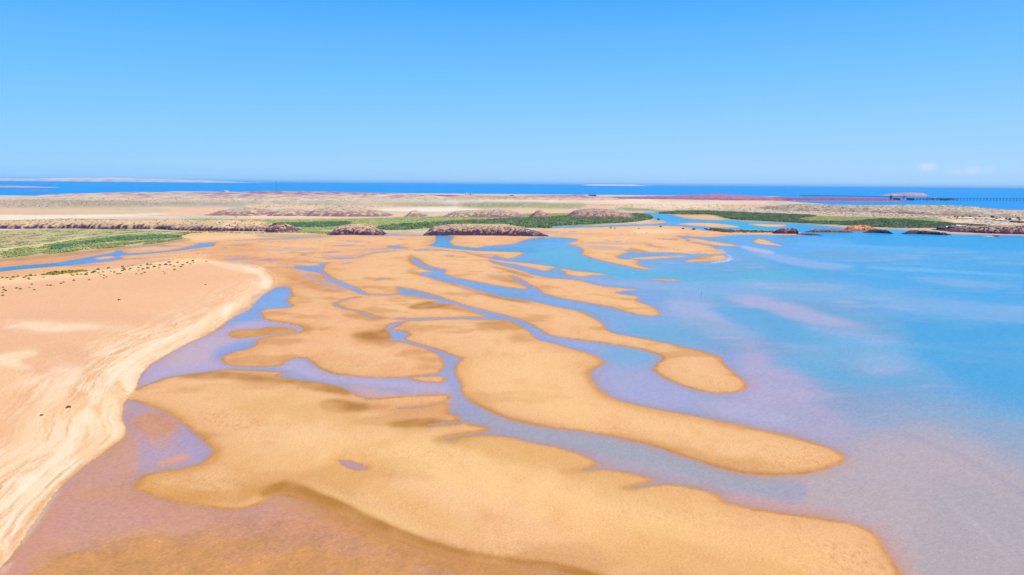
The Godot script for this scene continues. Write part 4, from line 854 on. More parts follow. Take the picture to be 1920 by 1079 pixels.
# ---------- ground and sea bed ----------
func build_ground() -> void:
	var n_all := NC * NR
	var pos := PackedVector3Array()
	var col := PackedColorArray()
	pos.resize(n_all)
	col.resize(n_all)
	var sand := Color(0.582, 0.315, 0.132)
	var sand_pale := Color(0.609, 0.357, 0.157)
	var sand_deep := Color(0.534, 0.264, 0.094)
	var wet := Color(0.36, 0.154, 0.037)
	var flat_pink := Color(0.555, 0.277, 0.118)
	var beach := Color(0.598, 0.341, 0.157)
	var beach_pink := Color(0.566, 0.298, 0.148)
	var beach_white := Color(0.637, 0.523, 0.334)
	var plain_buff := Color(0.524, 0.381, 0.249)
	var plain_grey := Color(0.393, 0.319, 0.217)
	var bed_sand := Color(0.402, 0.187, 0.068)
	var bed_deep := Color(0.12, 0.176, 0.17)
	var mangrove_mud := Color(0.428, 0.251, 0.129)
	for j in NR:
		var n := range_n[j]
		for i in NC:
			var at := j * NC + i
			var x := (U_MIN + i * DU) * (n + back)
			var d := dist[at]
			var c: Color
			var y := 0.0
			if d > 0.0:
				var type: int = zones[zone[at]].type
				var a := fine.get_noise_2d(x * 0.9, n * 0.55)
				var b := wide.get_noise_2d(x, n)
				match type:
					1:
						y = 0.25 * minf(d / 1.5, 1.0) + 2.0 * (1.0 - exp(-d / 45.0)) + 0.12 * b * minf(d * 0.1, 1.0)
						var dw := d + 4.5 * wide.get_noise_2d(x * 2.5, n * 2.5)
						var s := fine.get_noise_3d(x * 0.22, n * 0.22, dw * 1.5)
						var s2 := fine.get_noise_3d(x * 0.4 + 90.0, n * 0.3, dw * 5.0)
						c = beach.lerp(beach_pink, clampf(smoothstep(50.0, 130.0, d + 60.0 * b) + a * 0.2, 0.0, 1.0))
						var near := exp(-pow((d - 22.0) / 26.0, 2.0))
						var s3 := fine.get_noise_3d(x * 1.0 + 40.0, n * 0.6, dw * 11.0)
						c = c.lerp(flat_pink, clampf(smoothstep(0.0, 0.3, -s) * 1.0 * near, 0.0, 1.0))
						c = c.lerp(beach_white, clampf((smoothstep(0.08, 0.22, s) * 0.8 + smoothstep(0.12, 0.24, s2) * 0.85 + smoothstep(0.14, 0.26, s3) * 0.7) * near, 0.0, 0.5))
						c = c.lerp(flat_pink, clampf(smoothstep(0.1, 0.3, -s3) * 0.8 * near, 0.0, 1.0))
						# wheel tracks and drift lines along the bank
						var wander := d + 1.6 * fine.get_noise_2d(x * 0.5, n * 0.5) + 0.5 * fine.get_noise_2d(x * 2.0 + 60.0, n * 2.0)
						var fade := clampf(0.75 + 1.5 * fine.get_noise_2d(x * 0.6 + 500.0, n * 0.6), 0.0, 1.0) * smoothstep(620.0, 380.0, n)
						for k: Vector2 in [Vector2(3.2, 1), Vector2(4.6, -1), Vector2(6.0, 1), Vector2(9.5, -0.8), Vector2(11.3, 0.9), Vector2(13.0, -0.6), Vector2(17.5, 1), Vector2(19.4, -0.9), Vector2(24.0, 0.8), Vector2(26.0, -0.5), Vector2(31.0, 0.9), Vector2(38.0, -0.6), Vector2(40.0, 0.8)]:
							var on := smoothstep(0.55 + n * 0.0006, 0.1, absf(wander - k.x)) * fade * absf(k.y)
							if on > 0.0:
								c = c.lerp(beach_white if k.y > 0.0 else wet, on * (0.8 if k.y > 0.0 else 0.4))
						c = c.lerp(wet, 0.55 * smoothstep(2.6, 0.2, d))
					4:
						y = 0.3 * minf(d / 2.0, 1.0) + 1.2 * (1.0 - exp(-d / 120.0))
						c = plain_buff.lerp(plain_grey, clampf(0.45 + 0.9 * b + 0.6 * a, 0.0, 1.0))
						c = c.lerp(mangrove_mud, smoothstep(60.0, 20.0, d))
					_:
						y = 0.10 * minf(d / 1.0, 1.0) + 0.5 * (1.0 - exp(-d / 20.0)) + 0.10 * b * minf(d * 0.08, 1.0)
						var r := fine.get_noise_2d(x * 3.0 + 40.0, n * 2.0)
						c = sand.lerp(sand_pale, clampf(0.35 + 1.1 * b + 0.35 * r, 0.0, 1.0))
						c = c.lerp(sand_deep, clampf(-1.2 * a - 0.1 + 0.4 * r, 0.0, 0.8))
						if type == 2:
							c = c.lerp(flat_pink, clampf(0.45 + 1.3 * a - 0.6 * b, 0.0, 0.9))
						if n < 520.0:
							var m := fine.get_noise_2d(x * 9.0, n * 5.0) + 0.7 * fine.get_noise_2d(x * 26.0 + 7.0, n * 13.0)
							var rough := clampf(0.1 + 1.8 * fine.get_noise_2d(x * 0.25 + 300.0, n * 0.5), 0.02, 1.0)
							c = c.lerp(wet, clampf(m * 0.9, 0.0, 0.5) * rough * smoothstep(520.0, 300.0, n))
							c = c.lerp(sand_pale, clampf(-m * 0.8, 0.0, 0.5) * rough * smoothstep(520.0, 300.0, n))
						c = c.lerp(sand_deep, 0.5 * exp(-d / (9.0 + 14.0 * maxf(0.0, b + 0.3))))
						var damp := smoothstep(0.12, 0.5, fine.get_noise_2d(x * 0.22 + 800.0, n * 0.42) + 0.25 * a - 0.006 * maxf(0.0, d - 20.0))
						c = c.lerp(wet, 0.42 * damp)
						var reach := 2.6 + 5.0 * maxf(0.0, b + 0.2 + 0.3 * a)
						c = c.lerp(wet, (0.34 * exp(-d / (reach * 2.2)) + 0.7 * smoothstep(reach * 0.9, 0.1, d)) * (0.85 + 0.3 * r))
				var t := land_tint[at]
				if t.a > 0.0:
					c = c.lerp(Color(t.r, t.g, t.b), t.a * clampf(0.92 + 0.5 * a, 0.0, 1.0))
			else:
				var w := -d
				y = -(0.07 * minf(w, 2.0) + 0.028 * minf(w, 110.0))
				c = bed_sand.lerp(bed_deep, clampf(-y / 2.5, 0.0, 1.0))
				if shoal[at] > 0.0:
					var q := fine.get_noise_2d(x * 1.6, n * 1.1) + 0.6 * fine.get_noise_2d(x * 7.0, n * 5.0)
					q += 0.8 * fine.get_noise_2d(x * 14.0, n * 17.0)
					y = lerpf(y, maxf(y * 0.25, -0.05) + 0.05 * q, shoal[at])
					c = c.lerp(Color(0.402, 0.181, 0.061), shoal[at])
					c = c * (1.0 + 0.3 * shoal[at] * q)
					c = c.lerp(land_tint[at], land_tint[at].a * 0.8) if land_tint[at].a > 0.0 else c
			c = c * (1.0 + 0.11 * (rng.randf() - 0.5) * smoothstep(2500.0, 900.0, n))
			c.a = 1.0
			pos[at] = Vector3(x, y, -n)
			col[at] = c
	margin("ground_margin", "sand and sea bed going on past the edges of the survey", pos, col, 0.0, sand_mat)
	# quads go to the zone of their land corners, the rest to the sea bed
	var lists := []
	for k in zones.size():
		lists.append(PackedInt32Array())
	for j in NR - 1:
		for i in NC - 1:
			var at := j * NC + i
			var id: int = zone[at]
			if id == 0: id = zone[at + 1]
			if id == 0: id = zone[at + NC]
			if id == 0: id = zone[at + NC + 1]
			lists[id].append(at)
	var where := PackedInt32Array()
	where.resize(n_all)
	for k in zones.size():
		var quads: PackedInt32Array = lists[k]
		if quads.is_empty():
			continue
		where.fill(-1)
		var v := PackedVector3Array()
		var nn := PackedVector3Array()
		var cc := PackedColorArray()
		var ix := PackedInt32Array()
		for at in quads:
			for q: int in [at, at + 1, at + NC + 1, at, at + NC + 1, at + NC]:
				if where[q] < 0:
					where[q] = v.size()
					v.append(pos[q])
					cc.append(col[q])
					var i := q % NC
					var j := q / NC
					var ex := pos[q + (1 if i < NC - 1 else 0)] - pos[q - (1 if i > 0 else 0)]
					var en := pos[q + (NC if j < NR - 1 else 0)] - pos[q - (NC if j > 0 else 0)]
					nn.append(ex.cross(en).normalized())
				ix.append(where[q])
		# clockwise from above
		for q in range(0, ix.size(), 3):
			var s := ix[q + 1]
			ix[q + 1] = ix[q + 2]
			ix[q + 2] = s
		var arr := []
		arr.resize(Mesh.ARRAY_MAX)
		arr[Mesh.ARRAY_VERTEX] = v
		arr[Mesh.ARRAY_NORMAL] = nn
		arr[Mesh.ARRAY_COLOR] = cc
		arr[Mesh.ARRAY_INDEX] = ix
		var me := ArrayMesh.new()
		me.add_surface_from_arrays(Mesh.PRIMITIVE_TRIANGLES, arr)
		if k == 0:
			tag(obj("sea_bed", me, sand_mat), "sandy bed of the lagoon seen through its shallow water", "", "", "structure")
		else:
			var z: Dictionary = zones[k]
			tag(obj(z.name, me, sand_mat), z.label, z.category, "", "structure")


# the ground (or the water) goes on beside and behind the surveyed fan
func margin(called: String, label: String, pos: PackedVector3Array, col: PackedColorArray, lower: float, mat: Material) -> void:
	var inner: Array[int] = []
	for j in range(NR - 1, 0, -6): inner.append(j * NC)
	for i in range(0, NC - 1, 8): inner.append(i)
	for j in range(0, NR, 6): inner.append(j * NC + NC - 1)
	var v := PackedVector3Array()
	var nn := PackedVector3Array()
	var cc := PackedColorArray()
	var ix := PackedInt32Array()
	for q in inner:
		var p := pos[q]
		var out := Vector3(p.x * 1.7, p.y, p.z)
		if q < NC:
			out = Vector3(p.x * 1.7, p.y, p.z + 420.0)
		v.append(p - Vector3(0, lower, 0))
		v.append(out - Vector3(0, lower, 0))
		var mean := Color(0, 0, 0)
		for o in [-60, -36, -12, 12, 36, 60]:
			var at: int = clampi(q + o, 0, NC - 1) if q < NC else clampi(q + o / 6 * NC, 0, (NR - 1) * NC + q % NC)
			mean += col[at if q < NC or at % NC == q % NC else q] / 6.0
		nn.append(Vector3.UP)
		nn.append(Vector3.UP)
		cc.append(Color(col[q].r, col[q].g, col[q].b, 1.0))
		cc.append(Color(mean.r, mean.g, mean.b, 1.0))
	for k in inner.size() - 1:
		var a := k * 2
		ix.append_array([a, a + 2, a + 3, a, a + 3, a + 1])
	var arr := []
	arr.resize(Mesh.ARRAY_MAX)
	arr[Mesh.ARRAY_VERTEX] = v
	arr[Mesh.ARRAY_NORMAL] = nn
	arr[Mesh.ARRAY_COLOR] = cc
	arr[Mesh.ARRAY_INDEX] = ix
	var me := ArrayMesh.new()
	me.add_surface_from_arrays(Mesh.PRIMITIVE_TRIANGLES, arr)
	tag(obj(called, me, mat), label, "", "", "structure")


func build_sea() -> void:
	var rows: Array[int] = []
	var cols: Array[int] = []
	for j in NR:
		if j < ROW_A or j % 2 == 0 or j == NR - 1: rows.append(j)
	for i in range(0, NC, 2): cols.append(i)
	if cols[-1] != NC - 1: cols.append(NC - 1)
	var narrow := Color(0.167, 0.217, 0.382)  # periwinkle sky reflection of narrow channels, put into the water colour
	var lilac := Color(0.263, 0.198, 0.238)  # sky reflection over wet sand in the near pools, mixed into one colour
	var near_w := Color(0.291, 0.22, 0.183)
	var mid_w := Color(0.137, 0.198, 0.255)
	var far_w := Color(0.103, 0.22, 0.308)
	var out_w := Color(0.054, 0.215, 0.347)
	var ocean := Color(0, 0.166, 0.403)
	var ocean_far := Color(0.008, 0.166, 0.396)
	var v := PackedVector3Array()
	var cc := PackedColorArray()
	var nn := PackedVector3Array()
	var cn := cols.size()
	for j in rows:
		var n := range_n[j]
		for i in cols:
			var at := j * NC + i
			var x := (U_MIN + i * DU) * (n + back)
			var w := maxf(-dist[at], 0.0)
			var a := wide.get_noise_2d(x * 0.7, n * 0.35)
			var b := fine.get_noise_2d(x * 0.25, n * 0.5)
			var c := near_w.lerp(mid_w, smoothstep(170.0, 360.0, n + 60.0 * a))  # bluer with range: deeper water, plus stronger sky reflection put into the colour
			c = c.lerp(far_w, smoothstep(330.0, 800.0, n + 120.0 * a))
			c = c.lerp(out_w, smoothstep(0.42, 0.72, x / (n + back) + 0.12 * a) * smoothstep(250.0, 560.0, n))
			c = c.lerp(out_w, smoothstep(900.0, 1500.0, n + 250.0 * a))
			var thin := exp(-w / 14.0)
			c = c.lerp(lilac.lerp(narrow, smoothstep(240.0, 520.0, n)), thin * (0.75 if n > 300.0 else 0.5))
			var q := 0.7 * fine.get_noise_2d(x * 0.10 + 50.0, n * 0.22) + 0.5 * fine.get_noise_2d(x * 0.3 + 9.0, n * 0.8)
			var open_water := smoothstep(8.0, 40.0, w) * smoothstep(200.0, 330.0, n) * smoothstep(1500.0, 700.0, n)
			c = c.lerp(Color(0.328, 0.257, 0.29), 0.45 * smoothstep(0.08, 0.5, q) * open_water)
			c = c.lerp(Color(0.088, 0.245, 0.296), 0.4 * smoothstep(0.08, 0.5, -q) * open_water)
			c = c * (1.0 + 0.10 * a + 0.06 * b)
			var t := sea_tint[at]
			if t.a > 0.0:
				c = c.lerp(Color(t.r, t.g, t.b), t.a)
			c = c * (1.0 + 0.13 * (rng.randf() - 0.5))
			if n < 330.0:
				c = c * (1.0 + (0.08 + 0.2 * shoal[at]) * (0.5 * fine.get_noise_2d(x * 5.0, n * 5.0) + fine.get_noise_2d(x * 13.0, n * 16.0)))
			c = c.lerp(ocean, smoothstep(2300.0, 3000.0, n))
			c = c * (1.0 + 0.05 * b * smoothstep(2000.0, 3000.0, n))
			var depth := 0.07 * minf(w, 2.0) + 0.028 * w
			var murk := lerpf(0.36, 0.96, smoothstep(0.0, 0.5, depth + 0.12 * a))
			if n > 480.0: murk = maxf(murk, 0.62)
			if shoal[at] > 0.0:
				murk = lerpf(murk, 0.36, shoal[at])
			if n > 2500.0: murk = 1.0
			c = c / (murk + 0.8 * (1.0 - murk) * (1.0 - murk))
			c.a = murk
			v.append(Vector3(x, 0, -n))
			cc.append(c)
			nn.append(Vector3.UP)
	var all_pos := PackedVector3Array()
	var all_col := PackedColorArray()
	all_pos.resize(NC * NR)
	all_col.resize(NC * NR)
	for r in rows.size():
		for k in cn:
			var q: int = rows[r] * NC + cols[k]
			all_pos[q] = v[r * cn + k]
			all_col[q] = cc[r * cn + k]
	for j in NR:
		if j % 2 and j > ROW_A:
			all_pos[j * NC] = all_pos[(j - 1) * NC]
			all_pos[j * NC + NC - 1] = all_pos[(j - 1) * NC + NC - 1]
			all_col[j * NC] = all_col[(j - 1) * NC]
			all_col[j * NC + NC - 1] = all_col[(j - 1) * NC + NC - 1]
	margin("water_margin", "sea water going on past the edges of the survey", all_pos, all_col, 0.0, sea_mat)
	var near_ix := PackedInt32Array()
	var far_ix := PackedInt32Array()
	for r in rows.size() - 1:
		for k in cn - 1:
			var wet := false
			for q: int in [rows[r] * NC + cols[k], rows[r] * NC + cols[k + 1], rows[r + 1] * NC + cols[k], rows[r + 1] * NC + cols[k + 1]]:
				if dist[q] < maxf(6.0, (range_n[rows[r + 1]] - range_n[rows[r]]) * 1.5):
					wet = true
			if not wet:
				continue
			var a := r * cn + k
			var six := [a, a + cn + 1, a + 1, a, a + cn, a + cn + 1]
			if range_n[rows[r]] > 2350.0: far_ix.append_array(six)
			else: near_ix.append_array(six)
	# the open ocean runs on to the horizon
	var first := (rows.size() - 1) * cn
	var n1 := range_n[NR - 1]
	var reach := [n1, 8200.0, 10500.0, 14000.0, 20000.0, 30000.0, 50000.0, 90000.0, 180000.0]
	var line := first
	for q in range(1, reach.size()):
		var start := v.size()
		for i in cols:
			var n: float = reach[q]
			var x := (U_MIN + i * DU) * (n + back)
			v.append(Vector3(x, 0, -n))
			nn.append(Vector3.UP)
			cc.append(ocean.lerp(ocean_far, smoothstep(8000.0, 40000.0, n)))
		for k in cn - 1:
			far_ix.append_array([line + k, start + k + 1, line + k + 1, line + k, start + k, start + k + 1])
		line = start
	for part in 2:
		var arr := []
		arr.resize(Mesh.ARRAY_MAX)
		arr[Mesh.ARRAY_VERTEX] = v
		arr[Mesh.ARRAY_NORMAL] = nn
		arr[Mesh.ARRAY_COLOR] = cc
		arr[Mesh.ARRAY_INDEX] = near_ix if part == 0 else far_ix
		var me := ArrayMesh.new()
		me.add_surface_from_arrays(Mesh.PRIMITIVE_TRIANGLES, arr)
		if part == 0:
			tag(obj("lagoon_water", me, sea_mat), "shallow blue and lilac lagoon water round the sandbars", "", "", "structure")
		else:
			tag(obj("ocean_water", me, ocean_mat), "deep blue open ocean behind the peninsula up to the horizon", "", "", "structure")


# ---------- hills, headlands, rocks ----------
# spine = [x, n, height, reach towards the viewer, reach away, ...] with rising x
func hill_at(h: Dictionary, x: float, n: float) -> float:
	var s: Array = h.spine
	var m := s.size() / 5
	if x <= s[0] or x >= s[(m - 1) * 5]:
		return 0.0
	var k := 0
	while s[(k + 1) * 5] < x:
		k += 1
	var t: float = (x - s[k * 5]) / (s[k * 5 + 5] - s[k * 5])
	t = t * t * (3.0 - 2.0 * t)
	var n0: float = lerpf(s[k * 5 + 1], s[k * 5 + 6], t)
	var top: float = lerpf(s[k * 5 + 2], s[k * 5 + 7], t)
	var dn := n - n0
	var r: float = lerpf(s[k * 5 + 3], s[k * 5 + 8], t) if dn < 0.0 else lerpf(s[k * 5 + 4], s[k * 5 + 9], t)
	var q := absf(dn) / maxf(r, 0.1)
	if q >= 1.0:
		return 0.0
	var prof := pow(1.0 - q * q, h.power)
	var f: float = h.freq
	var bumps := 0.6 * rocky.get_noise_2d(x * f, n * f) + 0.4 * rocky.get_noise_2d(x * f * 2.7, n * f * 2.7)
	return maxf(0.0, top * prof + h.rough * bumps * sqrt(prof) * minf(1.0, top / 4.0))


func hill(called: String, label: String, category: String, spine: Array, cell: Vector2, power: float, rough: float, freq: float, low: Color, top: Color, dark: Color, darkness: float, base := 0.8) -> MeshInstance3D:
	var h := {"spine": spine, "power": power, "rough": rough, "freq": freq, "base": base}
	hills.append(h)
	var x0: float = spine[0]
	var x1: float = spine[spine.size() - 5]
	var n0 := 1e9
	var n1 := -1e9
	for k in range(0, spine.size(), 5):
		n0 = minf(n0, spine[k + 1] - spine[k + 3])
		n1 = maxf(n1, spine[k + 1] + spine[k + 4])
	var nx := int((x1 - x0) / cell.x) + 2
	var nz := int((n1 - n0) / cell.y) + 2
	var pos := PackedVector3Array()
	for j in nz:
		for i in nx:
			var x := x0 + i * cell.x
			var n := n0 + j * cell.y
			var y := hill_at(h, x, n)
			pos.append(Vector3(x, y + base - (1.6 if y <= 0.0 else 0.0), -n))
	var tallest := 0.0
	for k in range(2, spine.size(), 5):
		tallest = maxf(tallest, spine[k])
	var nn := PackedVector3Array()
	var cc := PackedColorArray()
	for j in nz:
		for i in nx:
			var q := j * nx + i
			var ex := pos[j * nx + mini(i + 1, nx - 1)] - pos[j * nx + maxi(i - 1, 0)]
			var en := pos[mini(j + 1, nz - 1) * nx + i] - pos[maxi(j - 1, 0) * nx + i]
			var nor := ex.cross(en).normalized()
			nn.append(nor)
			var p := pos[q]
			var steep := clampf((1.0 - nor.y) * 2.2, 0.0, 1.0)
			var a := rocky.get_noise_2d(p.x * freq * 1.6 + 300.0, p.z * freq * 1.6)
			var b := fine.get_noise_2d(p.x * freq * 5.0, p.z * freq * 5.0)
			var e := fine.get_noise_2d(p.x * freq * 16.0, p.z * freq * 16.0)
			var c := low.lerp(top, clampf(0.5 + 0.9 * b + 0.3 * a, 0.0, 1.0))
			var rel := clampf((p.y - base) / maxf(tallest, 1.0), 0.0, 1.0)
			c = c.lerp(dark, clampf(smoothstep(0.12, 0.55, ((rel - 0.58) * 0.75 if called.begins_with("far") else ((0.45 * darkness - rel) * (1.05 if called.begins_with("rocky") else 0.75))) + 0.65 * a + 0.55 * b + 0.6 * e + 0.25 * steep) * darkness, 0.0, 1.0))
			c = c * (1.0 + 0.35 * e)
			cc.append(c)
	var ix := PackedInt32Array()
	for j in nz - 1:
		for i in nx - 1:
			var q := j * nx + i
			var edge := base - 0.5
			if pos[q].y < edge and pos[q + 1].y < edge and pos[q + nx].y < edge and pos[q + nx + 1].y < edge:
				continue
			ix.append_array([q, q + nx + 1, q + 1, q, q + nx, q + nx + 1])
	var arr := []
	arr.resize(Mesh.ARRAY_MAX)
	arr[Mesh.ARRAY_VERTEX] = pos
	arr[Mesh.ARRAY_NORMAL] = nn
	arr[Mesh.ARRAY_COLOR] = cc
	arr[Mesh.ARRAY_INDEX] = ix
	var me := ArrayMesh.new()
	me.add_surface_from_arrays(Mesh.PRIMITIVE_TRIANGLES, arr)
	var o := obj(called, me, rock_mat)
	tag(o, label, category, "", "structure")
	return o


func ground_at(x: float, n: float) -> float:
	var y := 1.2
	for h in hills:
		y = maxf(y, hill_at(h, x, n) + h.base)
	return y


func boulder() -> ArrayMesh:
	var s := SphereMesh.new()
	s.radius = 1.0
	s.height = 1.6
	s.radial_segments = 7
	s.rings = 4
	var a := s.get_mesh_arrays()
	var v: PackedVector3Array = a[Mesh.ARRAY_VERTEX]
	var ix: PackedInt32Array = a[Mesh.ARRAY_INDEX]
	var st := begin()
	for k in ix:
		var p := v[k]
		st.set_color(Color(1, 1, 1))
		st.add_vertex(p * (1.0 + 0.5 * fine.get_noise_3d(p.x * 17.0, p.y * 17.0, p.z * 17.0)))
	return done(st)


func bush() -> ArrayMesh:
	var s := SphereMesh.new()
	s.radius = 1.0
	s.height = 1.5
	s.radial_segments = 9
	s.rings = 5
	var a := s.get_mesh_arrays()
	var v: PackedVector3Array = a[Mesh.ARRAY_VERTEX]
	var ix: PackedInt32Array = a[Mesh.ARRAY_INDEX]
	var st := begin()
	for k in ix:
		var p := v[k]
		var w := 1.0 + 0.9 * fine.get_noise_3d(p.x * 30.0 + 9.0, p.y * 30.0, p.z * 30.0)
		st.set_color(Color(1, 1, 1) * (1.45 + 0.5 * fine.get_noise_3d(p.x * 50.0, p.y * 50.0, p.z * 50.0 + 70.0)))
		st.add_vertex(Vector3(p.x * w, (p.y + 0.45) * w, p.z * w))
	return done(st)


# leaf-sized faces through a dome
func leafy(count: int, leaf: float, seed_: int) -> ArrayMesh:
	var r := RandomNumberGenerator.new()
	r.seed = seed_
	var st := begin()
	for k in count:
		var az := r.randf() * TAU
		var up := r.randf()
		var rad := sqrt(1.0 - up * up) * (0.55 + 0.5 * r.randf())
		var c := Vector3(cos(az) * rad, up * (0.6 + 0.4 * r.randf()) + 0.08, sin(az) * rad)
		var e := Vector3(r.randfn(), r.randfn() * 0.6, r.randfn()).normalized() * leaf * (0.6 + 0.8 * r.randf())
		var f := e.cross(Vector3(r.randfn(), r.randfn(), r.randfn()).normalized()).normalized() * leaf * 0.6
		st.set_color(Color(1, 1, 1) * (0.7 + 0.6 * r.randf()))
		for p in [c - e, c + f, c + e, c - e, c + e, c - f]:
			st.add_vertex(p)
	return done(st)


# many copies of one mesh as one uncountable mass
func mass(called: String, label: String, mesh: Mesh, mat: Material, places: Array[Transform3D], tints: PackedColorArray, parent: Node3D = null) -> void:
	if places.is_empty():
		return
	var mm := MultiMesh.new()
	mm.transform_format = MultiMesh.TRANSFORM_3D
	mm.use_colors = true
	mm.mesh = mesh
	mm.instance_count = places.size()
	for k in places.size():
		mm.set_instance_transform(k, places[k])
		mm.set_instance_color(k, tints[k])
	var o := MultiMeshInstance3D.new()
	o.multimesh = mm
	o.material_override = mat
	if parent:
		o.name = called
		parent.add_child(o, true)
	else:
		o.name = numbered(called)
		add_child(o, true)
	tag(o, label, "", "", "stuff")


func spot(x: float, y: float, n: float, size: Vector3) -> Transform3D:
	return Transform3D(Basis(Vector3.UP, rng.randf() * TAU) * Basis.from_scale(size), Vector3(x, y, -n))


func forest(called: String, label: String, a: Array, count: int, size: Vector2, tall: float, light: Color, dark: Color, clump := 0.0, on_hills := false) -> void:
	var w := ring(a)
	var lo := w[0]
	var hi := w[0]
	for p in w:
		lo = lo.min(p)
		hi = hi.max(p)
	var places: Array[Transform3D] = []
	var tints := PackedColorArray()
	var tries := 0
	while places.size() < count and tries < count * 12:
		tries += 1
		var p := Vector2(rng.randf_range(lo.x, hi.x), rng.randf_range(lo.y, hi.y))
		if not Geometry2D.is_point_in_polygon(p, w):
			continue
		var q := fine.get_noise_2d(p.x * 0.6, p.y * 0.3)
		if q < clump * 1.2 - 1.0 + 0.4 * rng.randf():
			continue
		var s := rng.randf_range(size.x, size.y)
		places.append(spot(p.x, (ground_at(p.x, p.y) if on_hills else 1.0) - 0.2, p.y, Vector3(s, s * tall * rng.randf_range(0.7, 1.25), s)))
		tints.append(light.lerp(dark, clampf(0.5 + q * 1.2 + rng.randf_range(-0.35, 0.35), 0.0, 1.0)))
	mass(called, label, bush_mesh, leaf_mat, places, tints)


func rocks_on(o: MeshInstance3D, h: Dictionary, count: int, size: Vector2, light: Color, dark: Color) -> void:
	var s: Array = h.spine
	var places: Array[Transform3D] = []
	var tints := PackedColorArray()
	var x1: float = s[s.size() - 5]
	var tries := 0
	while places.size() < count and tries < count * 8:
		tries += 1
		var k := rng.randi_range(0, s.size() / 5 - 2) * 5
		var t := rng.randf()
		var x: float = lerpf(s[k], s[k + 5], t)
		var n: float = lerpf(s[k + 1], s[k + 6], t) - lerpf(s[k + 3], s[k + 8], t) * rng.randf_range(-0.2, 1.0)
		var y := hill_at(h, x, n)
		if y <= 0.2 or rocky.get_noise_2d(x * h.freq * 1.6 + 300.0, -n * h.freq * 1.6) < rng.randf_range(-0.5, 0.6):
			continue
		var r := rng.randf_range(size.x, size.y) * (0.6 + 0.8 * rng.randf())
		places.append(spot(x, y + h.base - 0.15 * r, n, Vector3(r, r * rng.randf_range(0.6, 1.1), r)))
		tints.append(light.lerp(dark, rng.randf()))
	mass("boulders", "", rock_mesh, leaf_mat, places, tints, o)


